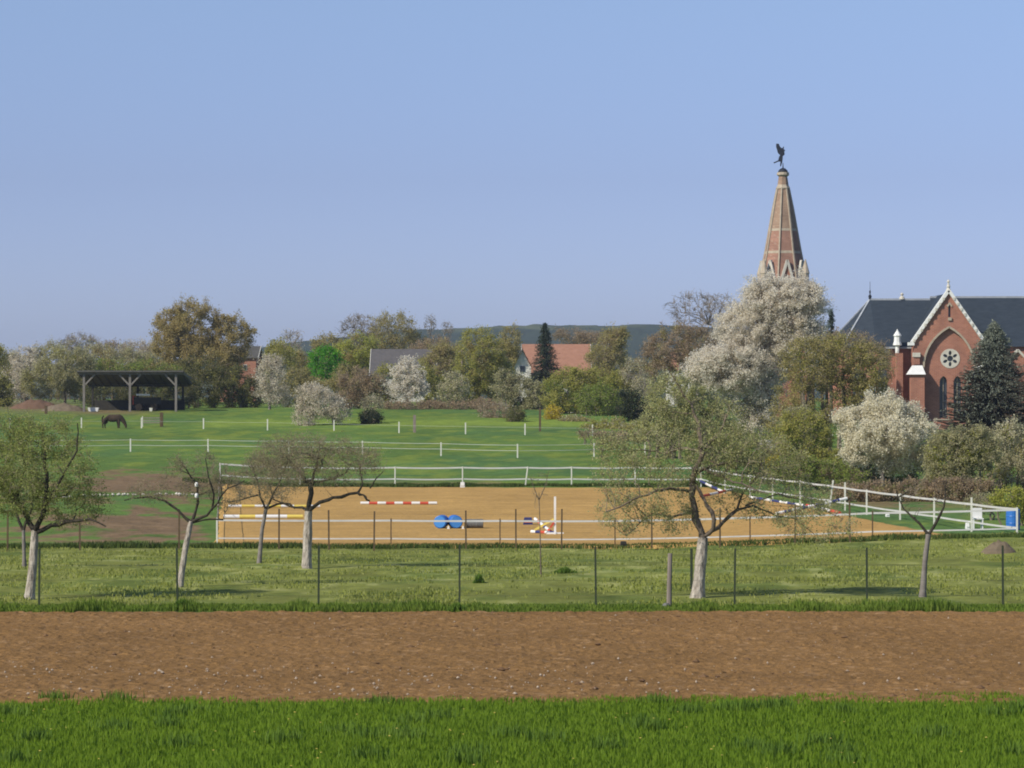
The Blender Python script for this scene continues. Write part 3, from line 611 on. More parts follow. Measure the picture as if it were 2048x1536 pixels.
T('village_tree', 'reddish brown budding tree in front of the grey bare tree', 392, [(1360,695,72,48),(1320,715,45,40),(1400,700,50,40)], 'redbrown', n3=600, n2=90, dens=.65, leaf=2.8, pal2='browngreen')
T('village_tree', 'tall narrow brown tree just right of the terracotta roof', 425, [(1222,700,36,50),(1240,675,20,22),(1200,720,35,35)], 'browngreen', n3=400, dens=.7, pal2='redbrown')
T('village_tree', 'narrow brown tree left of the dark conifer', 430, [(1022,685,24,34),(1010,710,25,30)], 'browngreen', n3=300, dens=.8)
T('village_tree', 'low hazy brown treetops behind the terracotta roof', 500, [(1150,675,50,18),(1190,680,40,18)], 'redbrown', n3=300, dens=.8, leaf=2.5)
T('village_tree', 'brown tree right of the grey barn, below the twin bare trees', 455, [(870,700,45,28),(830,715,30,22)], 'redbrown', n3=300, dens=.8, leaf=2.6, pal2='browngreen')
T('village_tree', 'big golden brown budding tree with two rounded tops behind the shelter', 402, [(385,655,58,58),(350,690,48,48),(462,680,42,50),(405,720,85,42),(335,650,30,25)], 'bud', n3=1500, n2=200, n1=18, dens=1.25, leaf=3.0, pal2='browngreen')
T('village_tree', 'tall narrow olive green tree right of the red brick house', 402, [(556,735,36,62)], 'olive', n3=400, dens=.9, pal2='browngreen')
T('village_tree', 'bright green round tree', 396, [(650,728,36,35)], 'bright', n3=300, dens=1.3, leaf=3.2)
T('village_tree', 'yellow green tree behind and right of the bright green round tree', 440, [(718,702,46,34),(690,720,40,34),(740,725,30,30)], 'yellowgreen', n3=400, dens=.9, pal2='bud')
T('village_tree', 'broad yellow brown tree right of the utility pole', 386, [(958,715,48,62),(985,755,48,48),(935,770,45,40)], 'olive', n3=700, n2=110, dens=.9, pal2='bud')
T('village_tree', 'brown green tree left of the utility pole, behind the rounded cream bush', 415, [(880,735,45,44),(900,700,30,25),(850,760,35,30)], 'browngreen', n3=400, dens=.9, pal2='redbrown')
T('village_tree', 'dark olive tree cut by the left edge of the picture', 372, [(-12,745,30,66),(0,790,28,40)], 'olive', n3=300, dens=.9, pal2='dark')
T('blossom_tree', 'dusky white blossoming tree near the left edge', 402, [(52,735,38,44),(30,765,40,40)], 'beige', n3=400, dens=.7, pal2='blossom')
T('village_tree', 'grey green hazy tree left of the shelter', 382, [(130,735,58,50),(95,765,55,38),(165,765,40,40)], 'greyolive', n3=600, n2=90, dens=.9, pal2='olive')
T('hedge', 'olive green hedge top seen over the shelter roof', 388, [(225,745,60,26),(290,745,60,24),(340,760,60,30)], 'green', 'hedge', shrub=True, n3=500, dens=.9, pal2='bud')
T('hedge', 'dark green hedge behind the shelter posts', 352, [(215,790,60,35),(290,785,60,38),(350,780,50,40)], 'dark', 'hedge', shrub=True, n3=600, dens=1.0, pal2='evergreen')
T('thicket', 'dark thicket between the shelter and the pale blossoming tree', 362, [(420,775,60,42),(470,775,50,42),(400,745,50,30),(500,790,30,30)], 'dark', 'thicket', shrub=True, n3=700, dens=1.0, pal2='olive')
T('thicket', 'brown green undergrowth below the bright green round tree', 366, [(590,775,40,40),(640,785,50,30),(700,760,40,30)], 'browngreen', 'thicket', shrub=True, n3=500, dens=.9, pal2='dark')
T('blossom_tree', 'slim pale blossoming tree at the meadow edge right of the brick house', 346, [(543,755,34,38),(548,790,42,22),(545,725,20,20)], 'beige', base=539, n3=420, dens=.65, leaf=2.8, pal2='blossom', bark='barkgrey')
T('shrub', 'rounded grey brown bush left of the cone shaped white blossoming tree', 354, [(735,780,48,32),(715,762,40,28),(700,800,40,20)], 'redbrown', 'shrub', shrub=True, n3=500, dens=.8, pal2='greyolive')
T('village_tree', 'dark olive undergrowth tree in front of the grey barn', 372, [(775,765,35,38),(850,770,40,45)], 'olive', n3=300, dens=.8, pal2='dark')
T('blossom_tree', 'cone shaped white blossoming tree in front of the grey barn', 350, [(816,775,46,30),(814,748,34,32),(812,728,18,16)], 'blossom', base=815, n3=420, n2=70, dens=.6, leaf=3.2, spread=2.2, up=.25, pal2='blossom')
T('blossom_bush', 'small rounded cream blossoming bush below the utility pole', 356, [(908,778,32,34)], 'greenwhite', 'bush', shrub=True, n3=260, dens=.8, leaf=3, pal2='green')
T('hedge', 'low clipped reddish brown hedge along the far end of the meadow', 347, [(800,812,35,9),(860,812,40,9),(920,812,40,9),(965,808,30,12)], 'redbrown', 'hedge', shrub=True, n3=400, dens=1.1, leaf=2.8)
T('shrub', 'grey brown shrub at the meadow corner below the dark conifer', 345, [(1040,790,45,42),(1010,775,30,35),(1075,800,30,40)], 'greyolive', 'shrub', shrub=True, n3=500, dens=.8, pal2='dark')
conifer('conifer', 'dark pointed conifer between the white gable and the terracotta roof', 378, 1090, 650, 815, 50, 'conifer', 650, 4.0, 16)
T('thicket', 'broad olive green thicket right of the conifer', 332, [(1130,785,50,45),(1180,790,60,48),(1230,790,45,45),(1160,755,50,25)], 'olive', 'thicket', shrub=True, n3=900, n2=150, dens=.95, pal2='green')
T('shrub', 'green bush bulging in front of the olive thicket', 326, [(1200,800,48,35)], 'green', 'shrub', shrub=True, n3=300, dens=.9)
T('blossom_bush', 'greyish white twiggy bush right of the olive thicket', 330, [(1268,752,32,34),(1285,785,25,30)], 'greenwhite', 'bush', shrub=True, n3=320, dens=.5, leaf=2.6, pal2='grey')
T('shrub', 'reddish twiggy shrub at the near right corner of the meadow end', 322, [(995,825,36,24),(970,820,20,12)], 'redbrown', 'shrub', shrub=True, n3=260, dens=.55, leaf=2.6, pal2='beige')
T('shrub', 'small dark green bush left of the yellow one', 313, [(1030,834,20,18)], 'dark', 'shrub', shrub=True, n3=150, dens=1.1)
T('shrub', 'yellow flowering bush at the end of the meadow', 318, [(1106,832,18,22)], 'forsythia', 'shrub', shrub=True, n3=160, dens=.9)
T('shrub', 'low beige shrub right of the yellow flowering bush', 313, [(1148,845,32,14)], 'browngreen', 'shrub', shrub=True, n3=220, dens=.8, pal2='beige')
T('shrub', 'near black evergreen bush behind the spreading orchard tree', 312, [(1262,812,32,32),(1285,835,22,20)], 'evergreen', 'shrub', shrub=True, n3=260, dens=1.3)
T('hedge', 'mixed low hedge of twigs and green leaves along the right of the meadow', 296, [(1190,858,30,14),(1230,855,40,20),(1280,862,40,18)], 'olive', 'hedge', shrub=True, n3=420, dens=.8, leaf=3, pal2='beige')
T('blossom_tree', 'rounded beige white blossoming tree in the meadow', 304, [(640,808,50,32),(610,835,26,24),(622,785,32,20),(675,825,26,20)], 'beige', base=667, n3=700, n2=100, n1=14, dens=.75, leaf=3.0, pal2='blossom', bark='barkgrey')
T('meadow_tree', 'small tree with a dark ball shaped lower crown and pale twigs above', 307, [(741,838,23,18)], 'evergreen', base=741, n3=200, dens=1.6, leaf=3, bark='barkgrey')
T('meadow_tree', 'pale yellow green twiggy little tree behind the dark ball shaped crown', 309, [(743,808,24,20)], 'greenwhite', base=744, n3=200, dens=.4, leaf=2.6, pal2='greyolive', bark='barkgrey')
conifer('conifer', 'small dark pointed conifer between the white cherry and the church', 330, 1662, 622, 800, 24, 'conifer', 260, 4.5, 14)
T('blossom_tree', 'huge white blossoming cherry hiding the foot of the church tower', 262, [(1560,625,92,72),(1600,600,52,40),(1500,665,68,52),(1455,735,78,48),(1500,785,62,52),(1512,845,36,55),(1405,745,40,36),(1600,690,60,50),(1545,740,34,50),(1530,800,26,50)], 'blossom', base=1535, trunk_r=.35, n3=3600, n2=420, n1=34, dens=1.7, leaf=3.2, spread=4.0, pal2='beige', bark='barkgrey', up=.18)
T('thicket', 'brown green thicket in front of the church, between the two white trees', 247, [(1620,725,62,56),(1680,715,60,50),(1735,735,52,50),(1640,800,90,60),(1580,850,50,50),(1740,790,50,40)], 'browngreen', 'thicket', shrub=True, n3=2600, n2=320, dens=.46, leaf=3.4, pal2='olive')
T('village_tree', 'dark leafless looking tree top against the church choir roof', 252, [(1700,690,62,30),(1755,715,35,35)], 'redbrown', n3=500, dens=.35, leaf=2.8, pal2='browngreen')
T('thicket', 'tall pale green thicket behind the crown of the spreading orchard tree', 236, [(1350,790,58,46),(1390,830,60,50),(1320,850,50,40),(1430,860,50,50)], 'apple', 'thicket', shrub=True, n3=900, n2=150, dens=.55, leaf=3.6, pal2='olive')
T('thicket', 'green bramble thicket behind the back corner of the arena', 212, [(1450,900,60,34),(1520,905,50,40),(1400,905,40,25)], 'green', 'thicket', shrub=True, n3=800, dens=.6, leaf=3.8, pal2='browngreen')
T('thicket', 'dark green leafy thicket left of the cream blossoming tree', 204, [(1610,880,62,60),(1580,930,60,30),(1650,930,50,35)], 'olive', 'thicket', shrub=True, n3=1000, n2=150, dens=.75, leaf=3.8, pal2='green')
T('shrub', 'small yellow bush glowing behind the arena fence', 196, [(1547,925,14,14)], 'forsythia', 'shrub', shrub=True, n3=100, n2=20, dens=.7, leaf=3)
T('blossom_bush', 'small white blossom spray above the small yellow bush', 198, [(1535,893,18,12)], 'blossom', 'bush', shrub=True, n3=80, n2=20, dens=.4, leaf=3)
T('shrub', 'very dark undergrowth beneath the cream blossoming tree', 197, [(1740,945,45,30),(1800,950,40,26)], 'evergreen', 'shrub', shrub=True, n3=400, dens=1.1, leaf=3.6)
T('blossom_tree', 'dense cream blossoming tree in front of the church', 188, [(1772,822,46,38),(1815,838,36,38),(1715,850,44,32),(1770,870,70,40),(1845,880,34,46),(1720,900,42,32),(1790,915,46,36),(1850,925,22,26),(1690,835,24,16)], 'cream', base=1765, n3=1800, n2=260, n1=24, dens=1.0, leaf=4.0, spread=4.0, pal2='cream', bark='barkgrey')
conifer('spruce', 'broad blue green spruce in front of the church at the right edge', 232, 1988, 648, 900, 128, 'spruce', 1900, 5.0, 18)
T('thicket', 'olive twiggy thicket below the spruce, right of the cream blossoming tree', 180, [(1900,915,55,58),(1950,900,55,50),(1895,960,50,34)], 'greyolive', 'thicket', shrub=True, n3=1300, n2=180, dens=.85, leaf=3.8, pal2='yellowgreen')
T('blossom_bush', 'green thicket flecked with white blossom at the right edge below the spruce', 184, [(2020,890,50,50),(2050,930,50,50),(1990,950,40,40)], 'greenwhite', 'bush', shrub=True, n3=700, n2=120, dens=.5, leaf=3.6, pal2='olive')
T('hedge', 'mixed low shrubs closing the gap behind the far right posts of the meadow', 262, [(1225,872,34,12),(1180,866,26,9)], 'redbrown', 'hedge', shrub=True, n3=260, dens=.6, leaf=3, pal2='greenwhite')
T('hedge', 'brown bramble strip along the right side of the arena', 163, [(1700,985,40,20),(1760,985,40,24),(1830,985,45,28),(1900,985,50,32),(1960,990,45,32)], 'redbrown', 'hedge', shrub=True, n3=1100, n2=180, dens=.8, leaf=3.8, pal2='browngreen')
T('shrub', 'yellow green low bush at the right edge behind the blue barrel', 134, [(2020,1000,42,26),(2065,1010,40,36)], 'yellowgreen', 'shrub', shrub=True, n3=400, dens=.55, leaf=4, pal2='olive')
T('shrub', 'tangled grey green bush behind the white chair', 140, [(1960,1005,36,20)], 'greyolive', 'shrub', shrub=True, n3=300, dens=.4, leaf=3.4)

T('thicket', 'low reddish and green thicket at the right end of the meadow, behind the spreading tree', 268, [(1270,880,50,28),(1330,890,60,35),(1390,900,50,35)], 'browngreen', 'thicket', shrub=True, n3=700, dens=.7, leaf=3.2, pal2='green')
T('thicket', 'green brown thicket just behind the right arena fence', 186, [(1590,940,50,30),(1650,950,55,32),(1705,960,40,26)], 'green', 'thicket', shrub=True, n3=700, dens=.6, leaf=3.6, pal2='redbrown')
T('thicket', 'tall olive thicket right of the huge white cherry, behind the arena corner', 226, [(1600,865,46,55),(1570,915,50,40),(1480,925,50,26)], 'greyolive', 'thicket', shrub=True, n3=900, n2=140, dens=.6, leaf=3.4, pal2='olive')
# ------------------------------------------------------------------ church
def CX(px, d): return (px-1024)*d/F
def CZ(py, d): return (768-py)*d/F
def make_church():
    d0 = 335.0; g = G(1897, 337); zb = g.z-1.0
    root = empty('church', (g.x, 344, g.z), 'red brick church with slate roofs, a rose window gable and a tall brick spire', 'church')
    X = lambda p: CX(p, d0); Z = lambda p: CZ(p, d0)
    cx = X(1897)
    def arch(px0, px1, ybot, yspr, yap, n=8):
        a, b = X(px0), X(px1); m = (a+b)/2; zs = Z(yspr); za = Z(yap); zl = Z(ybot) if ybot < 900 else zb
        L = [(a, zl)]; 
        for i in range(n+1):
            t = i/n; L.append((a+(m-a)*(1-math.cos(t*math.pi/2))**.9, zs+(za-zs)*math.sin(t*math.pi/2)**.9 if i < n else za))
        w0 = b-a; L = [(a, zl)]+[(b-w0*math.cos(t*math.pi/3/n), zs+w0*math.sin(t*math.pi/3/n)*(za-zs)/(w0*.866)) for t in range(n+1)]
        R_ = [(2*m-x, z) for x, z in L[::-1][1:]]
        return L+R_
    # gable front with recessed pointed arch
    gl, gr = X(1828), X(1966); ze = Z(686); za = Z(586)
    outer = [(gl, zb), (gl, ze), (cx, za), (gr, ze), (gr, zb)]
    ar = arch(1847, 1949, 900, 735, 654); ar[0] = (ar[0][0], zb+.02); ar[-1] = (ar[-1][0], zb+.02)
    slit = [(X(1896.5), Z(634)), (X(1896.5), Z(614)), (X(1899), Z(610)), (X(1901.5), Z(614)), (X(1901.5), Z(634))]
    MB().plate(outer, [ar, slit], d0, d0+.35).build('gable_wall', M['brick'], root)
    rc = (X(1901), Z(717)); rr = 17.5/17.31
    circ = lambda c, r, n=24: [(c[0]+r*math.cos(2*math.pi*i/n), c[1]+r*math.sin(2*math.pi*i/n)) for i in range(n)]
    back = [(gl+.3, zb), (gl+.3, ze-.2), (cx, za-.9), (gr-.3, ze-.2), (gr-.3, zb)]
    l1 = arch(1880, 1896, 836, 765, 752, 5); l2 = arch(1908, 1924, 836, 765, 752, 5)
    MB().plate(back, [circ(rc, rr), l1, l2], d0+.353, d0+.95).build('recessed_wall', M['brick'], root)
    # rose window
    pet = []
    for k in range(6):
        a = math.pi/6+k*math.pi/3; c = (rc[0]+.63*rr*math.cos(a), rc[1]+.63*rr*math.sin(a)); pet.append([(c[0]+(.27*rr*math.cos(q))*math.cos(a)-(.17*rr*math.sin(q))*math.sin(a), c[1]+(.27*rr*math.cos(q))*math.sin(a)+(.17*rr*math.sin(q))*math.cos(a)) for q in [2*math.pi*i/12 for i in range(12)]])
    rose = MB().plate(circ(rc, rr*1.12), [circ(rc, .34*rr, 12)]+pet, d0+.30, d0+.352).build('rose_window', M['stone'], root)
    MB().lathe(0, 0, [(rr*.98, 0), (rr*.98, .05)], 24).build('pane', M['glass'], rose)
    pane = rose.children[0]; pane.matrix_world = Matrix.Translation((rc[0], d0+.60, rc[1])) @ Matrix.Rotation(R(90), 4, 'X')
    for nm, l in (('lancet_window', l1), ('lancet_window', l2)):
        xs = [p[0] for p in l]; zs_ = [p[1] for p in l]
        wv = MB().prism([(p[0], p[1]) for p in l], d0+.82, d0+.86).build(nm, M['glass'], root)
        mid = (min(xs)+max(xs))/2
        MB().box(mid-.04, mid+.04, d0+.70, d0+.815, min(zs_), max(zs_)-.1).build('mullion', M['sstone'], wv)
        MB().box(min(xs)-.1, max(xs)+.1, d0+.40, d0+.60, min(zs_)-.2, min(zs_)-.003).build('sill', M['stone'], wv)
    sw = MB().box(X(1895.8), X(1902.2), d0+.30, d0+.40, Z(635), Z(609)).build('slit_window', M['glass'], root)
    MB().prism([(X(1893), Z(612)), (X(1899), Z(604)), (X(1905), Z(612)), (X(1902.5), Z(614)), (X(1899), Z(609)), (X(1895.5), Z(614))], d0-.10, d0-.003).build('hood', M['sstone'], sw)
    MB().box(X(1896), X(1903), d0-.18, d0-.003, Z(641), Z(635)).build('sill', M['sstone'], sw)
    # hood mould round the blind arch
    h = MB(); pts = [(p[0], d0-.06, p[1]) for p in ar if p[1] > Z(760)]
    for a, b in zip(pts, pts[1:]): h.bar(a, b, .22, .12, up=(0, 1, 0))
    h.build('arch_moulding', M['sstone'], root)
    # coping, kneelers, crockets, finial
    c = MB()
    for sg, e in ((-1, X(1824)), (1, X(1970))):
        c.bar((e, d0+.1, ze+.05), (cx, d0+.1, za+.30), .75, .36)
        c.box(min(e-.45*(sg < 0), e), max(e+.45*(sg > 0), e)+.25*(sg < 0), d0-.28, d0+.5, ze-.28, ze+.08)
    c.build('coping', M['white'], root)
    for i in range(9):
        t = .08+.8*i/8
        for sg, e in ((-1, X(1824)), (1, X(1970))):
            x = e+(cx-e)*t; z = ze+.05+(za+.25-ze)*t; MB().box(x-.12+(sg*.1), x+.12+(sg*.1), d0-.36, d0-.28, z-.42, z-.1).build('corbel', M['stone'], root)
    MB().lathe(cx, d0+.1, [(.34, Z(588)), (.28, Z(580)), (.16, Z(576)), (.24, Z(573)), (.12, Z(569)), (.10, Z(565)), (.2, Z(563.5)), (.04, Z(559))], 8).build('gable_finial', M['stone'], root)
    # buttresses
    for s_, p0, p1 in ((-1, 1819, 1846), (1, 1950, 1976)):
        b = MB().box(X(p0), X(p1), d0-1.3, d0-.003, zb, Z(748)).build('buttress', M['brick'], root)
        m = (X(p0)+X(p1))/2
        MB().poly([(X(p0)-.4, d0-1.6, Z(749)), (X(p1)+.1, d0-1.6, Z(749)), (X(p1)+.1, d0-.004, Z(749)), (X(p0)-.4, d0-.004, Z(749)),
                   (X(p0)+.3, d0-.5, Z(731)), (X(p1)-.15, d0-.5, Z(731)), (X(p1)-.15, d0-.004, Z(731)), (X(p0)+.3, d0-.004, Z(731))],
                  [(0,3,2,1),(4,5,6,7),(0,1,5,4),(1,2,6,5),(2,3,7,6),(3,0,4,7)]).build('buttress_cap', M['white'], b)
        MB().box(m-.35, m+.35, d0-.4, d0-.003, Z(729), Z(706)).build('upper_buttress', M['brick'], b)
        MB().box(m-.45, m+.4, d0-.55, d0-.004, Z(714), Z(706)+.04).build('upper_cap', M['stone'], b)
    # nave, choir and apse
    yf, yr, yk = 338.0, 343.8, 349.6; eav = CZ(690, 338); rn = CZ(594, yr); rcq = CZ(598.5, yr)
    xe = CX(1740, yr); xt = CX(1860, yr); xr = CX(2420, yr)
    MB().box(gr-.2, xr, yf, yk, zb, eav-.002).build('nave_wall', M['brick'], root)
    MB().box(xe, gl+.2, yf+.12, yk-.12, zb, eav-.004).build('choir_wall', M['brick'], root)
    RA = (yk-yf)/2; ax = [(xe+.001, yf+.12)]+[(xe-RA*math.cos(a)*.92, yr-RA*math.sin(a)*.97) for a in (R(48), R(16), R(-16), R(-48))]+[(xe+.001, yk-.12)]
    n = len(ax); m = MB(); m.poly([(x, y, zb) for x, y in ax]+[(x, y, eav-.01) for x, y in ax], [tuple(range(n))[::-1], tuple(range(n, 2*n))]+[(i, (i+1) % n, n+(i+1) % n, n+i) for i in range(n)]); m.build('apse_wall', M['brick'], root)
    def roofpair(name, x0, x1, ze_, zr, over=.45):
        m = MB(); m.poly([(x0, yf-over, ze_-.25), (x1, yf-over, ze_-.25), (x1, yr, zr), (x0, yr, zr), (x1, yk+over, ze_-.25), (x0, yk+over, ze_-.25)], [(0,1,2,3), (3,2,4,5), (0,3,5), (1,4,2), (0,5,4,1)])
        return m.build(name, M['slate'], root)
    r1 = roofpair('nave_roof', xt+.002, xr, eav+.05, rn); r2 = roofpair('choir_roof', xe, xt, eav, rcq)
    MB().box(xt, xr, yr-.14, yr+.14, rn-.12, rn+.1).build('ridge', M['zinc'], r1); MB().box(xe-.05, xt, yr-.13, yr+.13, rcq-.12, rcq+.09).build('ridge', M['zinc'], r2)
    ex = [(xe, yf-.45)]+[(xe-(RA+.45)*math.cos(a)*.92, yr-(RA+.45)*math.sin(a)*.99) for a in (R(48), R(16), R(-16), R(-48))]+[(xe, yk+.45)]
    m = MB(); m.poly([(x, y, eav-.26) for x, y in ex]+[(xe, yr, rcq-.02)], [(i, i+1, 6) for i in range(5)]+[(5, 4, 3, 2, 1, 0), (0, 6, 5)]); r3 = m.build('apse_roof', M['slate'], root)
    m = MB()
    for i in (1, 2): m.bar((ex[i][0], ex[i][1], eav-.2), (xe, yr, rcq+.02), .2, .14)
    m.build('hip_flashing', M['zinc'], r3)
    MB().box(xe-.1, xt, yf-.55, yf-.46, eav-.42, eav-.22).build('gutter', M['zinc'], root)
    # transept body and roof
    m = MB(); yb = yr+2
    m.poly([(gl-.25, d0+.96, ze-.15), (gr+.25, d0+.96, ze-.15), (cx, d0+.96, za-.02), (gl-.25, yb, ze-.15), (gr+.25, yb, ze-.15), (cx, yb, za-.02)], [(0,1,2), (5,4,3), (0,2,5,3), (1,4,5,2), (0,3,4,1)]).build('transept_roof', M['slate'], root)
    MB().box(gl+.05, gr-.05, d0+.96, yf+1, zb, ze-.2).build('transept_wall', M['brick'], root)
    # finials on the ridge
    m = MB(); m.lathe(xe, yr, [(.14, rcq-.1), (.2, rcq+.4), (.05, rcq+.6), (.12, rcq+.9), (.03, rcq+1.1), (.02, rcq+2.1)], 8); m.build('ridge_finial', M['iron'], root)
    x = CX(1804, yr); MB().lathe(x, yr, [(.35, rcq), (.3, rcq+.25), (.1, rcq+.4), (.22, rcq+.6), (.03, rcq+.8)], 8).build('ridge_ornament', M['stone'], root)
    # pinnacle of the choir corner on its brick shaft
    px_ = CX(1797, 336); z = lambda p: CZ(p, 336)
    pn = MB().box(px_-.15, px_+.6, 336.6, 338.05, zb, z(706)).build('corner_buttress', M['brick'], root)
    MB().lathe(px_, 337, [(.24, z(706)), (.26, z(692)), (.55, z(690)), (.42, z(683)), (.38, z(674)), (.5, z(671)), (.1, z(661)), (.03, z(658))], 8, R(22.5)).build('pinnacle', M['white'], pn)
    for px0, px1, py in ((1758, 1778, 703), (1722, 1742, 713)):
        MB().box(CX(px0, 338), CX(px1, 338), 337.9, 338.11, CZ(py+3, 338), CZ(py-3, 338)).build('string_stone', M['stone'], root)
    for p in (1715, 1765, 2010, 2090, 2170):
        a = CX(p, 338); wy = yf if p > 1900 else yf+.12
        wd = MB().prism([(a-.55, CZ(810, 338)), (a+.55, CZ(810, 338)), (a+.55, CZ(745, 338)), (a, CZ(725, 338)), (a-.55, CZ(745, 338))], wy-.03, wy+.02).build('side_window', M['glass'], root)
        MB().box(a-.7, a+.7, wy-.15, wy-.005, CZ(813, 338), CZ(810, 338)-.01).build('sill', M['stone'], wd)
    # side chapel gable at the right
    a0, a1 = CX(2008, 335), CX(2064, 335); am = (a0+a1)/2
    MB().prism([(a0+.2, zb), (a1-.2, zb), (a1-.2, CZ(728, 335)), (am, CZ(702, 335)), (a0+.2, CZ(728, 335))], 335.2, 337.99).build('chapel_wall', M['brick'], root)
    m = MB(); m.bar((a0, 335.2, CZ(729, 335)), (am, 335.2, CZ(700, 335)), .5, .25); m.bar((a1, 335.2, CZ(729, 335)), (am, 335.2, CZ(700, 335)), .5, .25); m.build('chapel_coping', M['stone'], root)
    # tower and spire
    dt = 362.0; tx = CX(1566, dt); zt = lambda p: CZ(p, dt); pm = dt/F; rot = R(17)
    MB().box(tx-2.9, tx+2.9, dt-2.9, dt+2.9, zb, zt(572)).build('tower', M['brick'], root)
    MB().box(tx-3.1, tx+3.1, dt-3.1, dt+3.1, zt(572)+.002, zt(567)).build('tower_cornice', M['sstone'], root)
    MB().box(tx+2.85, xe-4.9, dt-2, dt+2, zb, zt(700)).build('vestry_wall', M['brick'], root)
    sp = MB().lathe(tx, dt, [(49*pm, zt(566)), (35.5*pm, zt(500)), (28.3*pm, zt(460.2))], 8, -rot).build('spire', M['spirebrick'], root)
    MB().lathe(tx, dt, [(28.2*pm, zt(460)), (21*pm, zt(420)), (12.5*pm, zt(378)), (8.6*pm, zt(352))], 8, -rot).build('upper_spire', M['upperbrick'], sp)
    rb = MB()
    for k in range(8):
        a = -rot+k*math.pi/4; pr = [(49.5, 566), (36, 500), (21.5, 420), (12.8, 378)]
        for (r0, y0), (r1_, y1) in zip(pr, pr[1:]): rb.bar((tx+r0*pm*math.cos(a), dt+r0*pm*math.sin(a), zt(y0)), (tx+r1_*pm*math.cos(a), dt+r1_*pm*math.sin(a), zt(y1)), .17, .18)
    rb.build('rib', M['sstone'], sp)
    for y, r_ in ((505, 37.2), (460, 28.9)):
        MB().lathe(tx, dt, [(r_*pm, zt(y+2.5)), (r_*pm*.98, zt(y-2.5))], 8, -rot).build('band', M['sstone'], sp)
    MB().lathe(tx, dt, [(14*pm, zt(378)), (14.5*pm, zt(376)), (12.5*pm, zt(373)), (8.4*pm, zt(362)), (8.0*pm, zt(353))], 8, -rot).build('upper_collar', M['sstone'], sp)
    MB().lathe(tx, dt, [(9*pm, zt(353)), (12.5*pm, zt(350)), (12*pm, zt(345)), (9.8*pm, zt(344.6))], 12).build('capstone', M['sstone'], sp)
    dm = MB().lathe(tx, dt, [(10*pm, zt(344.5)), (9*pm, zt(341)), (5.5*pm, zt(337.5)), (1.2*pm, zt(335.5)), (.6*pm, zt(326))], 12).build('dome', M['iron'], sp, smooth=True)
    # lucarne gablets round the spire foot
    for k in range(8):
        a = -rot-math.pi/8+k*math.pi/4; ca, sa = math.cos(a), math.sin(a)
        lu = MB(); co = MB(); ri = 33*pm*.92; ro = 47*pm*.925; hw = 13*pm; zb_ = zt(566); zz = zt(522)
        def q(rad, t, z): return (tx+rad*ca-t*sa, dt+rad*sa+t*ca, z)
        lu.poly([q(ro, -hw*.8, zb_), q(ro, hw*.8, zb_), q(ro, 0, zz-.25), q(ri, -hw*.8, zb_), q(ri, hw*.8, zb_), q(ri, 0, zz-.25)], [(0,1,2), (5,4,3), (0,2,5,3), (1,4,5,2), (0,3,4,1)])
        l_ = lu.build('lucarne', M['brick'], sp)
        for s_ in (-1, 1): co.bar(q(ro+.05, s_*hw, zb_), q(ro+.05, 0, zz), .3, .28, up=(ca, sa, 0))
        co.build('coping', M['stone'], l_)
    for k in range(4):
        a = R(45+90*k); x_ = tx+math.cos(a)*3.6; y_ = dt+math.sin(a)*3.6
        MB().lathe(x_, y_, [(.45, zt(572)), (.45, zt(550)), (.52, zt(548)), (.12, zt(524)), (.05, zt(520))], 8).build('corner_pinnacle', M['sstone'], root)
    vane = [(640,180),(690,180),(715,240),(752,275),(800,232),(790,290),(822,312),(803,342),(812,400),(772,440),(770,500),(762,560),(735,640),(718,640),(728,545),(690,542),(600,580),(583,562),(680,520),(700,440),(722,412),(672,362),(658,300),(638,240)]
    pts = [(CX(1490+x/10.24, dt)+.0, CZ(270+y/10.24, dt)) for x, y in vane]
    MB().prism(pts, dt-.16, dt+.16).build('weathervane', M['iron'], root)
    MB().bar((pts[12][0], dt, pts[12][1]), (tx, dt, zt(336)), .14, .14)
    return root
make_church()

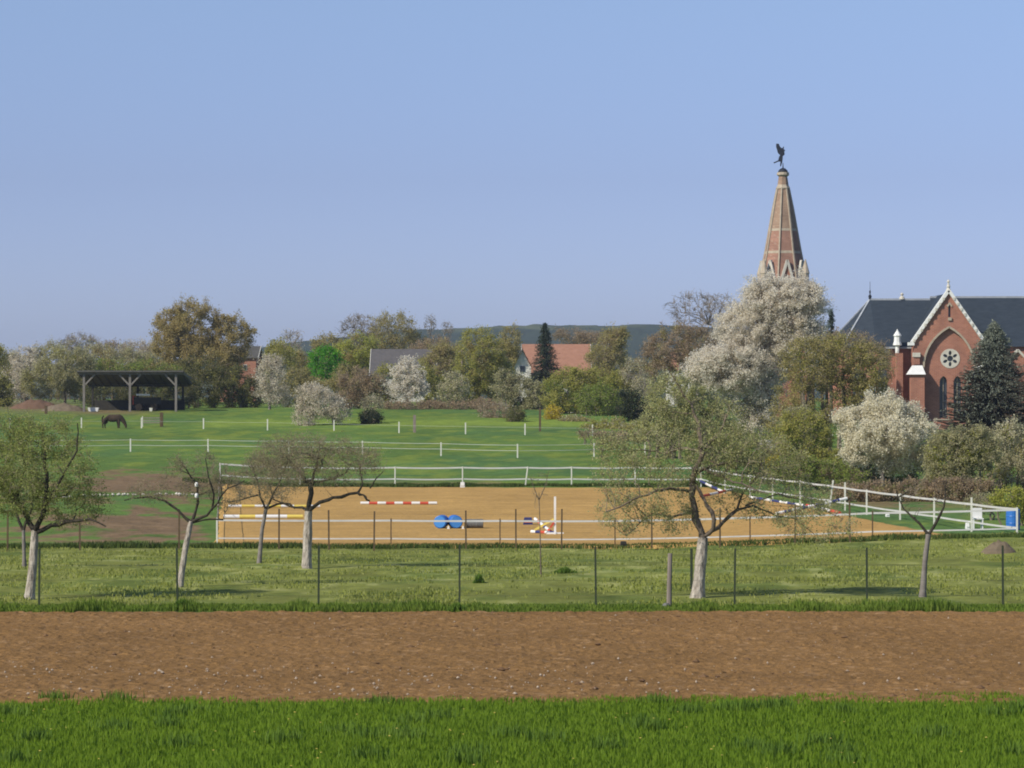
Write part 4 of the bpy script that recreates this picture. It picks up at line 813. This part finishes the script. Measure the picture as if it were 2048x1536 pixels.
# ------------------------------------------------------------------ village buildings
def gable_house(name, label, d, px0, px1, yr, ye, roofm, wallm, depth=8, cat='house', windows=(), gable_left=True, chimney=None):
    x0, x1 = CX(px0, d), CX(px1, d); zr = CZ(yr, d+depth/2); ze = CZ(ye, d); g = G((px0+px1)/2, d); zb = g.z-.6
    root = empty(name, (g.x, d+depth/2, g.z), label, cat)
    MB().prism_x = None
    m = MB(); ym = d+depth/2
    m.poly([(x0, d, zb), (x1, d, zb), (x1, d+depth, zb), (x0, d+depth, zb), (x0, d, ze), (x1, d, ze), (x1, d+depth, ze), (x0, d+depth, ze), (x0, ym, zr-.15), (x1, ym, zr-.15)],
           [(0,1,5,4), (2,3,7,6), (3,0,4,8,7), (1,2,6,9,5), (0,3,2,1), (4,5,9,8), (6,7,8,9)]); m.build('wall', wallm, root)
    o = .35; t = .14; m = MB()
    for sy, y_e in ((-1, d-o), (1, d+depth+o)):
        zee = ze-(zr-ze)*o/(depth/2)
        m.poly([(x0-o, y_e, zee), (x1+o, y_e, zee), (x1+o, ym, zr), (x0-o, ym, zr), (x0-o, y_e, zee+t), (x1+o, y_e, zee+t), (x1+o, ym, zr+t), (x0-o, ym, zr+t)], [(0,1,2,3), (7,6,5,4), (0,4,5,1), (1,5,6,2), (2,6,7,3), (3,7,4,0)])
    rf = m.build('roof', roofm, root)
    m = MB()
    for xx in (x0-o-.03, x1+o+.03):
        for y_e in (d-o, d+depth+o): m.bar((xx, y_e, ze-(zr-ze)*o/(depth/2)+.05), (xx, ym, zr+.05), .08, .3)
    m.build('bargeboard', M['render'], rf)
    if chimney:
        c = CX(chimney, d); MB().box(c-.4, c+.4, ym-.3, ym+.3, zr-.3, zr+1.0).build('chimney', M['brick'], rf)
    for (wx, wy, ww, wh) in windows:
        a, b = CX(wx-ww/2, d), CX(wx+ww/2, d)
        wn = MB().box(a, b, d-.06, d-.003, CZ(wy+wh/2, d), CZ(wy-wh/2, d)).build('window', M['render'], root)
        MB().box(a+.08, b-.08, d-.09, d-.063, CZ(wy+wh/2, d)+.08, CZ(wy-wh/2, d)-.08).build('pane', M['glass'], wn)
    return root
gable_house('barn', 'long barn with a grey tiled roof behind the cone shaped white tree', 425, 744, 868, 700, 750, M['greytile'], M['render'], 10, 'barn', [(770, 765, 8, 10)])
gable_house('house', 'house with a terracotta tiled roof behind the dark conifer', 440, 1048, 1178, 690, 748, M['tile'], M['render'], 11, 'house', [(1075, 770, 9, 12), (1130, 770, 9, 12)])
gable_house('house', 'red brick house with a dark roof half hidden by the big golden tree', 425, 440, 512, 694, 715, M['darkroof'], M['brick'], 9, 'house', [(490, 735, 8, 12)])
gable_house('house', 'small red roofed house peeping out beside the huge white cherry', 412, 1338, 1384, 706, 738, M['tile'], M['render'], 8, 'house')
def front_gable(name, label, d, px0, px1, yap, yev, depth=8):
    x0, x1 = CX(px0, d), CX(px1, d); g = G((px0+px1)/2, d); zb = g.z-.6; xm = (x0+x1)/2
    root = empty(name, (xm, d, g.z), label, 'house')
    MB().prism([(x0, zb), (x1, zb), (x1, CZ(yev, d)), (xm, CZ(yap, d)), (x0, CZ(yev, d))], d, d+depth).build('wall', M['render'], root)
    m = MB()
    for e in (x0-.25, x1+.25):
        zz = CZ(yev, d)-.2
        m.poly([(e, d-.3, zz+.03), (xm, d-.3, CZ(yap, d)+.03), (xm, d+depth+.3, CZ(yap, d)+.03), (e, d+depth+.3, zz+.03), (e, d-.3, zz+.2), (xm, d-.3, CZ(yap, d)+.2), (xm, d+depth+.3, CZ(yap, d)+.2), (e, d+depth+.3, zz+.2)], [(0,1,2,3), (7,6,5,4), (0,4,5,1), (1,5,6,2), (2,6,7,3), (3,7,4,0)])
    m.build('roof', M['tile'], root)
    w_ = MB().box(xm-.45, xm+.45, d-.05, d-.003, CZ(yev+10, d), CZ(yev-4, d)).build('window', M['render'], root)
    MB().box(xm-.37, xm+.37, d-.09, d-.053, CZ(yev+9, d), CZ(yev-3, d)).build('pane', M['glass'], w_)
front_gable('house', 'house showing a narrow white gable left of the dark conifer', 430, 1028, 1062, 700, 735)
pr = empty('utility_pole', G(924, 385), 'tall pale utility pole in front of the village trees', 'utility pole')
b = G(924, 385); MB().tube([(b.x, b.y, b.z-.1), (b.x, b.y, CZ(698, 385))], [.19, .12], 8).build('pole', M['greypost'], pr)
MB().bar((b.x-.5, b.y-.1, CZ(703, 385)), (b.x+.5, b.y-.1, CZ(703, 385)), .1, .12).build('crossarm', M['greypost'], pr)

# ------------------------------------------------------------------ open shelter and its clutter
def shelter():
    d = 336.0; z = lambda p: CZ(p, d); g = G(260, d); x = lambda p: CX(p, d)
    root = empty('field_shelter', g, 'open timber field shelter with a dark flat roof and three grey posts', 'shelter')
    dep = 7.0; zf = z(745); zr_ = z(768)
    for p in (168, 260, 352):
        gb = G(p, d); MB().box(x(p)-.13, x(p)+.13, d-.13, d+.13, gb.z-.1, zf-.23).build('post', M['timber'], root)
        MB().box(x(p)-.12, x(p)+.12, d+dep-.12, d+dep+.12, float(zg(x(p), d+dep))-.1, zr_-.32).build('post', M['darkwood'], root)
        m = MB()
        for s_ in (-1, 1):
            if (p == 168 and s_ < 0): continue
            if p == 352 and s_ > 0: continue
            m.bar((x(p)+s_*.1, d-.02, z(770)), (x(p)+s_*1.25, d-.02, zf-.24), .16, .18)
        m.build('brace', M['timber'], root)
    MB().box(x(157), x(366), d-.12, d+.12, zf-.225, zf+.02).build('beam', M['timber'], root)
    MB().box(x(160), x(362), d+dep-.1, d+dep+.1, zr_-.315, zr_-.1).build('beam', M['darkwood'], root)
    m = MB(); m.poly([(x(155), d-.6, zf+.04), (x(368), d-.6, zf+.04), (x(368)+.1, d+dep+.5, zr_-.09), (x(155), d+dep+.5, zr_-.09), (x(155), d-.6, zf+.24), (x(368), d-.6, zf+.24), (x(368)+.1, d+dep+.5, zr_+.11), (x(155), d+dep+.5, zr_+.11)],
                     [(3,2,1,0), (4,5,6,7), (0,1,5,4), (1,2,6,5), (2,3,7,6), (3,0,4,7)]); rf = m.build('roof', M['darkroof'], root)
    m = MB()
    for i in range(14):
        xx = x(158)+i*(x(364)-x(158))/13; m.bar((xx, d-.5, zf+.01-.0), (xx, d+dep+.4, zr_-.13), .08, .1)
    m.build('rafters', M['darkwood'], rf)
    m = MB()
    m.bar((x(362), d-.4, zf+.1), (x(379), d+1.5, z(757)), .2, .25); m.build('gutter_arm', M['timber'], rf)
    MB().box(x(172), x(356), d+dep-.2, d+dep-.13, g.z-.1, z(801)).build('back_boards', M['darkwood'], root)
shelter()
def box_thing(name, label, cat, px, py, d, w_, h_, dep, mat, taper=.8):
    g = G(px, d); m = MB(); a = w_/2; b = a*taper
    m.poly([(g.x-b, d-dep/2*taper, g.z), (g.x+b, d-dep/2*taper, g.z), (g.x+b, d+dep/2*taper, g.z), (g.x-b, d+dep/2*taper, g.z), (g.x-a, d-dep/2, g.z+h_), (g.x+a, d-dep/2, g.z+h_), (g.x+a, d+dep/2, g.z+h_), (g.x-a, d+dep/2, g.z+h_)],
           [(0,3,2,1), (0,1,5,4), (1,2,6,5), (2,3,7,6), (3,0,4,7)])
    i = .06
    m.poly([(g.x-a, d-dep/2, g.z+h_), (g.x+a, d-dep/2, g.z+h_), (g.x+a, d+dep/2, g.z+h_), (g.x-a, d+dep/2, g.z+h_), (g.x-a+i, d-dep/2+i, g.z+h_), (g.x+a-i, d-dep/2+i, g.z+h_), (g.x+a-i, d+dep/2-i, g.z+h_), (g.x-a+i, d+dep/2-i, g.z+h_), (g.x-b+i, d-dep/2*taper+i, g.z+h_*.3), (g.x+b-i, d-dep/2*taper+i, g.z+h_*.3), (g.x+b-i, d+dep/2*taper-i, g.z+h_*.3), (g.x-b+i, d+dep/2*taper-i, g.z+h_*.3)],
           [(0,1,5,4), (1,2,6,5), (2,3,7,6), (3,0,4,7), (4,5,9,8), (5,6,10,9), (6,7,11,10), (7,4,8,11), (8,9,10,11)])
    return tag(m.build(name, mat), label, cat)
box_thing('water_trough', 'white water trough under the left end of the shelter', 'trough', 187, 815, 337, 1.3, .45, .6, M['white'])
box_thing('bucket', 'small pale bucket on the ground under the right bay of the shelter', 'bucket', 302, 815, 337.5, .36, .4, .36, M['post'])
g = G(295, 339.5); wr = empty('farm_cart', g, 'dark farm cart with a red end board parked under the shelter', 'cart')
MB().box(g.x-1.5, g.x+1.5, 338.6, 340.4, g.z+.75, g.z+1.55).build('body', M['darkwood'], wr)
MB().box(g.x-1.62, g.x-1.52, 338.55, 340.45, g.z+.7, g.z+1.75).build('end_board', M['red'], wr)
MB().box(g.x-1.2, g.x+.4, 338.5, 338.58, g.z+1.75, g.z+1.95).build('side_rail', M['white'], wr)
for s_ in (-1, 1):
    for y_ in (338.5, 340.5):
        w_ = MB().tube([(g.x+s_*.9, y_-.1, g.z+.42), (g.x+s_*.9, y_+.1, g.z+.42)], .42, 14).build('wheel', M['mane'], wr)
def mound(name, label, px, py, wpx, hpx, mat, cat='soil heap', depth=1.0, d=None):
    b = P(px, py) if d is None else G(px, d); s = b.y/F; r = np.random.default_rng(int(px)); n = 28
    u = np.linspace(-1, 1, n*2); v = np.linspace(-1, 1, n); VV_, UU_ = np.meshgrid(v, u, indexing='ij')
    rad = UU_**2+VV_**2; h = np.maximum(0, 1-rad)**1.1*(.65+.7*fbm(UU_*3, VV_*3, int(px)))*hpx*s-.06*(rad > .9)
    X = b.x+UU_*wpx*s/2; Y = b.y+VV_*depth*wpx*s/4
    me = mesh_np(name, np.stack([X, Y, zg(X, Y)+h], -1), grid_faces(*X.shape), smooth=True)
    return tag(link(name, me, None, [mat]), label, cat)
mound('soil_heap', 'long grey brown soil heap left of the shelter', 128, 822, 96, 15, M['soil'])
mound('soil_heap', 'reddish earth bank near the left edge beyond the soil heap', 72, 812, 110, 17, M['redsoil'], d=352)
mound('brushwood_heap', 'small brown heap of cuttings on the orchard grass at the far right', 1997, 1106, 74, 24, M['soil'], 'brush heap')
# twigs on the brush heap make it read as cuttings
# ------------------------------------------------------------------ grazing horse
def horse():
    d = 296.0; g = G(226, d); root = empty('horse', g, 'brown horse grazing with its head down in front of the shelter', 'horse')
    bm = bmesh.new(); L = bm.verts.layers.skin.verify()
    def V(x, y, z, r, r2=None):
        v = bm.verts.new((g.x+x, g.y+y, g.z+z)); v[L].radius = (r, r2 or r); return v
    rump = V(-.85, 0, 1.10, .36, .38); loin = V(-.45, 0, 1.08, .37, .39); mid = V(0, 0, 1.03, .39, .43); chest = V(.42, 0, 1.06, .36, .42); sh = V(.62, 0, 1.14, .29, .36)
    n1 = V(.88, 0, 1.0, .20, .28); n2 = V(1.10, 0, .72, .16, .22); pol = V(1.24, 0, .48, .13, .17); hd = V(1.30, 0, .28, .11, .15); mz = V(1.34, 0, .08, .065, .075)
    rump[L].use_root = True
    for a, b in ((rump, loin), (loin, mid), (mid, chest), (chest, sh), (sh, n1), (n1, n2), (n2, pol), (pol, hd), (hd, mz)): bm.edges.new((a, b))
    for s_ in (-1, 1):
        o = .06 if s_ > 0 else -.12
        h1 = V(-.80+o, s_*.20, .86, .24, .25); h2 = V(-.72+o, s_*.20, .68, .17, .18); h3 = V(-.92+o, s_*.19, .48, .09, .10); h4 = V(-.90+o, s_*.19, .14, .06); h5 = V(-.86+o, s_*.19, .03, .055)
        for a, b in ((rump, h1), (h1, h2), (h2, h3), (h3, h4), (h4, h5)): bm.edges.new((a, b))
        f1 = V(.50-o, s_*.17, .82, .18, .18); f2 = V(.54-o, s_*.17, .50, .095, .095); f3 = V(.54-o, s_*.17, .16, .06); f4 = V(.58-o, s_*.17, .03, .055)
        for a, b in ((chest, f1), (f1, f2), (f2, f3), (f3, f4)): bm.edges.new((a, b))
    me = bpy.data.meshes.new('body'); bm.to_mesh(me); bm.free(); body = link('body', me, root, [M['horse']])
    m = body.modifiers.new('skin', 'SKIN'); m.use_smooth_shade = True; m2 = body.modifiers.new('sub', 'SUBSURF'); m2.levels = 2; m2.render_levels = 2
    P3 = lambda x, y, z: (g.x+x, g.y+y, g.z+z)
    MB().tube([P3(-.95, 0, 1.32), P3(-1.08, 0, 1.12), P3(-1.10, 0, .80), P3(-1.06, 0, .45)], [.06, .08, .09, .03], 8).build('tail', M['mane'], root, True)
    MB().tube([P3(.66, 0, 1.44), P3(.94, 0, 1.24), P3(1.17, 0, .90), P3(1.30, 0, .62)], [.04, .07, .07, .05], 8).build('mane', M['mane'], root, True)
    for s_ in (-1, 1): MB().tube([P3(1.27, s_*.07, .58), P3(1.34, s_*.10, .72)], [.035, .01], 6).build('ear', M['horse'], root, True)
horse()

# ------------------------------------------------------------------ fences
def ribbon(m, p, q, hgt, th=.012, sag=.0, n=8):
    p = Vector(p); q = Vector(q)
    pts = [p.lerp(q, i/n)-Vector((0, 0, sag*math.sin(math.pi*i/n))) for i in range(n+1)]
    for a, b in zip(pts, pts[1:]): m.bar(a, b, th, hgt)
    return m
# riding arena: pale posts carrying two white bands
AF = empty('arena_fence', G(1230, 124), 'riding arena fence of pale posts carrying two broad white bands', 'fence')
def apost(p, h=1.3, lean=0.0, mat='post', w_=.07):
    b = Vector(p); MB().bar((b.x, b.y, b.z-.1), (b.x+lean, b.y, b.z+h), w_, w_).build('post', M[mat], AF); return b
near = [G(434, 126), G(782, 125.5), G(1000, 125), G(1230, 124.5), G(1500, 123.4), G(1745, 122.4), G(2034, 121.5)]
for i, p in enumerate(near): apost(p, 1.22, mat='post' if i in (0, 6) else 'brownpost', w_=.07 if i in (0, 6) else .05)
def atZ(p, h): return (p.x, p.y, p.z+h)
for lo, hi, nm in ((.34, .06, 'lower_band'), (1.12, .08, 'upper_band')):
    m = MB()
    for a, b in zip(near, near[1:]): ribbon(m, atZ(a, lo if a is not near[0] else lo), atZ(b, lo), hi, sag=.015)
    m.build(nm, M['band'], AF)
far = [G(440, 194), G(600, 194), G(790, 194), G(925, 194), G(1050, 194), G(1143, 194), G(1270, 194), G(1402, 193.5)]
for i, p in enumerate(far): apost(p, 1.35, .18 if i == 4 else 0, w_=.08)
for lo, hi, nm in ((.52, .09, 'lower_band'), (1.28, .10, 'upper_band')):
    m = MB()
    for a, b in zip(far, far[1:]): ribbon(m, atZ(a, lo), atZ(b, lo), hi, sag=.04)
    m.build(nm, M['band'], AF)
c0 = far[-1]; c1 = near[-1]; side = []
for px in (1402, 1450, 1500, 1545, 1600, 1658, 1690, 1733, 1800, 1868, 1943, 2034):
    # where the straight side line is seen at this column
    t = 0.0
    for i in range(2001):
        q = c0.lerp(c1, i/2000)
        if 1024+q.x*F/q.y >= px: break
    side.append(Vector((q.x, q.y, float(zg(q.x, q.y)))))
for i, p in enumerate(side[1:-1]): apost(p, 1.5 if i in (4, 5, 9) else 1.28, .22 if i == 4 else .0, w_=.075)
for lo, hi, nm in ((.42, .08, 'lower_band'), (1.2, .09, 'upper_band')):
    m = MB()
    for i, (a, b) in enumerate(zip(side, side[1:])): ribbon(m, atZ(a, lo+(.1 if i == 0 else 0)), atZ(b, lo if b is not side[-1] else lo-.06), hi, sag=.02)
    m.build(nm, M['band'], AF)
lefts = [near[0].lerp(far[0], t) for t in (0, .2, .4, .6, .8, 1)]; lefts = [Vector((p.x, p.y, float(zg(p.x, p.y)))) for p in lefts]
for p in lefts[1:-1]: apost(p, 1.25, mat='brownpost', w_=.05)
for lo in (.38, 1.15):
    m = MB()
    for a, b in zip(lefts, lefts[1:]): ribbon(m, atZ(a, lo), atZ(b, lo), .025)
    m.build('upper_band' if lo > 1 else 'lower_band', M['band'], AF)
# meadow tape fences
def tape_fence(name, label, posts, dist, heights, h=1.15, w_=.10, tw_=.045, mat='post'):
    pts = [G(px, d_) for px, d_ in posts]; root = empty(name, pts[0], label, 'fence')
    for p in pts: MB().bar((p.x, p.y, p.z-.1), (p.x, p.y, p.z+h), w_, w_).build('post', M[mat], root)
    for hh in heights:
        m = MB()
        for a, b in zip(pts, pts[1:]): ribbon(m, atZ(a, hh), atZ(b, hh), tw_, sag=.03)
        m.build('tape', M['band'], root)
def dd(px, py): return P(px, py).y
tape_fence('paddock_fence', 'white posts and twin tapes crossing the middle of the meadow', [(-120, 242), (100, 245), (261, 246), (416, 245.2), (578, 243.5), (725, 242), (882, 239.5), (1035, 236.5), (1188, 238.5), (1290, 240)], None, (.6, 1.05), 1.15, .11, .028)
tape_fence('paddock_fence', 'short white posts and a thin tape along the far end of the meadow', [(px, dd(px, py)) for px, py in ((20, 858), (163, 857), (283, 857), (407, 858), (535, 860), (668, 862), (798, 866), (931, 868), (1050, 870), (1185, 872))], None, (.75,), 1.1, .12, .012)
# small pale gate in it and lone posts
gp = G(284, dd(284, 854)); gt = empty('paddock_gate', gp, 'small grey gate beside the dark post below the shelter', 'gate')
MB().box(gp.x, gp.x+.1, gp.y-.05, gp.y+.05, gp.z, gp.z+1.1).build('gate_post', M['post'], gt)
m = MB()
for q in (.4, .65, .9): m.box(gp.x+.1, gp.x+1.9, gp.y-.03, gp.y+.03, gp.z+q, gp.z+q+.09)
m.build('bars', M['greypost'], gt)
def lone(px, py, hpx, wpx, mat, label, lean=0):
    b = P(px, py); s = b.y/F
    return tag(MB().bar((b.x, b.y, b.z-.1), (b.x+lean*s, b.y, b.z+hpx*s), wpx*s, wpx*s).build('wooden_post', M[mat], bevel=.01*0), label, 'post')
lone(323, 853, 28, 6, 'brownpost', 'dark wooden post at the right end of the small grey gate')
lone(829, 866, 36, 5.5, 'greypost', 'tall weathered wooden post standing in the far meadow tape fence')
lone(1080, 862, 46, 4, 'brownpost', 'thin brown post by the yellow flowering bush')
lone(92, 828, 16, 5, 'brownpost', 'short dark stake on the soil left of the long soil heap')
# orchard front wire fence
def wire_fence(name, label, posts, h, w_, mat, wires, wr=.004):
    root = empty(name, posts[0], label, 'fence')
    for i, p in enumerate(posts): MB().bar((p.x, p.y, p.z-.1), (p.x+.02*math.sin(i*2.3), p.y, p.z+h*(1+.03*math.sin(i*5))), w_, w_).build('post', M[mat], root)
    m = MB()
    for q in wires:
        for a, b in zip(posts, posts[1:]): m.bar(atZ(a, q), atZ(b, q), wr*2, wr*2)
    m.build('wires', M['iron'], root)
wire_fence('wire_fence', 'wire fence of slim dark posts between the ploughed field and the orchard', [G(px, 76) for px in (-200, 78, 355, 637, 919, 1192, 1469, 1734, 2006, 2280)], 1.58, .05, 'darkpost', (.3, .7, 1.1, 1.5), .002)
wire_fence('wire_fence', 'row of dark posts and wire along the near side of the arena', [G(px, 120.5) for px in (-160, 15, 160, 358, 558, 658, 748, 932, 1032, 1123, 1304, 1440, 1590, 1700)], 1.68, .065, 'brownpost', (.3, 1.5), .002)
wp = P(1338, 1216); g_ = empty('gate_post', wp, 'stout grey wooden post leaning slightly left of the spreading tree', 'post')
MB().tube([(wp.x, wp.y, wp.z-.1), (wp.x+.01, wp.y, wp.z+.7), (wp.x+.03, wp.y, wp.z+1.42)], [.075, .065, .06], 8).build('post', M['greypost'], g_)
MB().lathe(wp.x-.08, wp.y-.12, [(.10, wp.z-.02), (.13, wp.z+.05), (.06, wp.z+.13)], 8).build('foot_stone', M['grey'], g_)
lone(1383, 1182, 84, 5, 'darkpost', 'dark stake partly hidden behind the trunk of the spreading tree')

# ------------------------------------------------------------------ jumps, poles and drums in the arena
def pole(px0, py0, px1, py1, h0, h1, cols, nseg, label, rad=.06, first=0, name='jump_pole'):
    a = P(px0, py0); b = P(px1, py1); a = Vector(a)+Vector((0, 0, h0)); b = Vector(b)+Vector((0, 0, h1))
    root = empty(name, a, label, 'jump pole', None)
    ms = {}
    for i in range(nseg):
        c = cols[(i+first) % len(cols)]; ms.setdefault(c, []).append(i)
    for i in range(nseg):
        c = cols[(i+first) % len(cols)]; m = MB(); m.tube([a.lerp(b, i/nseg), a.lerp(b, (i+1)/nseg)], rad, 10)
        m.build({'white': 'white_stripe', 'red': 'red_stripe', 'navy': 'blue_stripe', 'yellow': 'yellow_stripe'}[c], M[c], root)
    return root
SA = .16
pole(721, 1013, 874, 1013, SA+.03, SA+.03, ('white', 'red'), 9, 'red and white striped pole lying on the sand behind the drums', .085)
pole(457, 1020, 640, 1020, SA+.05, SA+.05, ('white', 'yellow'), 7, 'white and yellow pole lying on the sand behind the thin forked tree', .075)
pole(447, 1050, 606, 1050, .42, .42, ('white', 'yellow', 'white'), 5, 'thick raised white and yellow pole at the near left corner of the arena', .10)
pole(1402, 1000, 1466, 992, SA+.05, .40, ('red', 'white'), 4, 'red and white pole tilted against its stand behind the spreading tree trunk', .08)
pole(1390, 972, 1450, 990, .5, .15, ('white', 'navy'), 5, 'white banded pole sloping down at the back right of the arena', .08)
pole(1500, 1014, 1640, 1022, .55, SA, ('white', 'navy'), 9, 'blue and white pole sloping to the right, crossing its neighbour', .07)
pole(1552, 1034, 1694, 1026, SA, .75, ('white', 'navy'), 9, 'blue and white pole rising to the right, crossing its neighbour', .08)
pole(1612, 1022, 1680, 1032, .3, SA, ('red', 'navy', 'white'), 4, 'short dark and red banded pole under the crossed blue and white poles', .08)
def drum(px, py, lying, mat, label, dxpx=26, name='barrel', dia=.62, ln=.95, lid='bluelid', yaw=0.0):
    b = P(px, py); z0 = b.z+.11*(b.x > -12.5)*(b.y < 190)*(px < 1900); root = empty(name, (b.x, b.y, z0), label, 'barrel'); r_ = dia/2
    prof = [(0, .90), (.02, 1.0), (.30, 1.0), (.33, 1.04), (.36, 1.0), (.64, 1.0), (.67, 1.04), (.70, 1.0), (.98, 1.0), (1, .90)]
    m = MB(); n = 20; dirv = Vector((math.sin(yaw), math.cos(yaw), 0)) if lying else Vector((0, 0, 1))
    start = Vector((b.x, b.y, z0+r_))-dirv*ln/2 if lying else Vector((b.x, b.y, z0))
    m.tube([start+dirv*ln*t for t, _ in prof], [r_*k for _, k in prof], n).build('body', M[mat], root, False)
    MB().tube([start-dirv*.012, start-dirv*.002] if lying else [start+dirv*(ln+.002), start+dirv*(ln+.012)], r_*.86, n).build('lid', M[lid], root)
    return root
drum(883, 1061, True, 'blue', 'blue barrel lying end on, left of the pair beside the grey drum', yaw=R(8))
drum(910, 1061, True, 'blue', 'blue barrel lying end on, right of the pair and touching the grey drum', yaw=R(-10))
drum(948, 1061, True, 'grey', 'dark grey drum lying on its side right of the blue barrels', dia=.44, ln=.9, lid='grey', yaw=R(90))
drum(2026, 1060, False, 'blue', 'blue barrel standing at the right corner of the arena fence', dia=.62, ln=.92)
for px, lb in ((897, 'small white wedge between the two blue barrels'), (926, 'small white wedge between the blue barrel and the grey drum')):
    b = P(px, 1062); m = MB(); m.prism([(b.x-.07, b.z+.1), (b.x+.07, b.z+.1), (b.x+.03, b.z+.24), (b.x-.03, b.z+.24)], b.y-.35, b.y-.2); tag(m.build('wedge', M['white']), lb, 'wedge')
# jump stand with dropped poles
b = P(1110, 1073); js = empty('jump_stand', b, 'tall white jump upright on crossed feet near the front of the arena', 'jump stand')
s = b.y/F; z0 = b.z+.1
MB().box(b.x-.05, b.x+.05, b.y-.05, b.y+.05, z0+.08, z0+75*s).build('upright', M['white'], js)
MB().bar((b.x-.4, b.y, z0+.04), (b.x+.4, b.y, z0+.04), .1, .08).bar((b.x, b.y-.4, z0+.04), (b.x, b.y-.053, z0+.04), .1, .08).build('feet', M['white'], js)
MB().bar((b.x-.06, b.y, z0+30*s), (b.x-.95, b.y+.1, z0+8*s), .09, .09).build('brace', M['yellow'], js)
m = MB(); m.bar((b.x-.22, b.y-.05, z0+.3), (b.x-.05, b.y-.05, z0+.55), .09, .09).build('cup', M['red'], js)
pole(1063, 1070, 1110, 1073, .16, .16, ('white', 'navy', 'red'), 5, 'short striped pole fallen at the foot of the jump upright', .075)
pole(1070, 1068, 1103, 1072, .72, .18, ('white', 'red', 'white', 'navy'), 6, 'striped pole sloping down beside the jump upright', .07)
def block(px, py, w_, h_, mat, label, name='block', cat='jump block', foot='white'):
    b = P(px, py); z0 = b.z+.09; root = empty(name, (b.x, b.y, z0), label, cat); s = b.y/F; hw = w_*s/2; hh = h_*s
    MB().prism([(b.x-hw, z0), (b.x+hw, z0), (b.x+hw*.75, z0+hh), (b.x-hw*.75, z0+hh)], b.y-.2, b.y+.2).build('body', M[mat], root)
    MB().box(b.x-hw*.8, b.x+hw*.8, b.y-.23, b.y-.203, z0+hh*.35, z0+hh*.6).build('panel', M[foot], root)
    return root
block(1056, 1054, 20, 15, 'navy', 'dark blue block with a red stripe left of the jump upright', foot='red')
block(1247, 1096, 14, 9, 'darkwood', 'small black marker box at the near edge of the sand', 'marker_box', 'marker', 'darkwood')
block(925, 978, 10, 11, 'white', 'small white cone shaped marker behind the far side of the sand', 'marker_box', 'marker')
block(1775, 1037, 7, 9, 'white', 'little white marker on the sand inside the right fence', 'marker_box', 'marker')
block(1935, 1062, 7, 12, 'white', 'little white marker near the right corner of the arena', 'marker_box', 'marker')
# white chair by the right fence
b = P(1955, 1040); b = G(1955, 131); ch = empty('garden_chair', b, 'white plastic chair beyond the right arena fence', 'chair')
MB().box(b.x-.24, b.x+.24, b.y-.24, b.y+.24, b.z+.42, b.z+.47).build('seat', M['white'], ch)
MB().box(b.x-.24, b.x+.24, b.y+.2, b.y+.245, b.z+.473, b.z+.92).build('backrest', M['white'], ch)
for sx in (-.2, .2):
    for sy in (-.2, .2): MB().box(b.x+sx-.025, b.x+sx+.025, b.y+sy-.025, b.y+sy+.025, b.z-.05, b.z+.417).build('leg', M['white'], ch)
# pale containers hanging in the leaning tree
for py, lb in ((969, 'upper of two white bottles hanging in the leaning fruit tree'), (991, 'lower of two white bottles hanging in the leaning fruit tree')):
    x_ = CX(393, 84.6); z_ = CZ(py, 84.6)
    r_ = empty('bottle', (x_, 84.6, z_), lb, 'bottle', 'white bottles in the leaning tree')
    MB().lathe(x_, 84.6, [(.03, z_-.07), (.05, z_-.055), (.05, z_+.03), (.025, z_+.065)], 12).build('body', M['white'], r_, True)
    MB().lathe(x_, 84.6, [(.022, z_+.067), (.022, z_+.09)], 10).build('cap', M['iron'], r_)
# pale rail of stones beside the bank
n = 60; X = np.linspace(CX(60, 168), CX(400, 176), n)+rng.normal(0, .15, n); D = np.linspace(166, 176, n)
V = (ico[None]*(.05+.12*rng.random(n))[:, None, None])+np.stack([X, D, zg(X, D)+.05], -1)[:, None]
tag(link('edging_stones', mesh_np('edging_stones', V, None, (np.arange(n)[:, None, None]*7+ict[None]).reshape(-1, 3)), None, [M['stone']]), 'broken line of pale stones along the foot of the bare bank', 'stones', kind='stuff')
# stone garden wall at the foot of the church
p0, p1 = G(1868, 318), G(2100, 318); zt_ = CZ(838, 318)
gw = empty('garden_wall', p0, 'low pale topped wall in front of the church gable', 'wall')
MB().box(p0.x, p1.x, 317.8, 318.2, p0.z-.5, zt_-.12).build('wall_body', M['brick'], gw); MB().box(p0.x-.05, p1.x, 317.72, 318.28, zt_-.118, zt_).build('coping', M['sstone'], gw)

# ------------------------------------------------------------------ haze
hz = MB().box(-2600, 2600, -60, 5200, -60, 90).build('haze', bpy.data.materials.new('haze')); hz["kind"] = "stuff"; hz["label"] = "thin bluish haze fading the far ridge"; hz["category"] = "haze"
mh = hz.data.materials[0]; mh.use_nodes = True; mh.node_tree.nodes.clear()
vo = mh.node_tree.nodes.new('ShaderNodeVolumePrincipled'); oo = mh.node_tree.nodes.new('ShaderNodeOutputMaterial')
vo.inputs['Color'].default_value = (.72, .82, 1, 1); vo.inputs['Density'].default_value = .00012; vo.inputs['Anisotropy'].default_value = .2
mh.node_tree.links.new(vo.outputs[0], oo.inputs['Volume'])
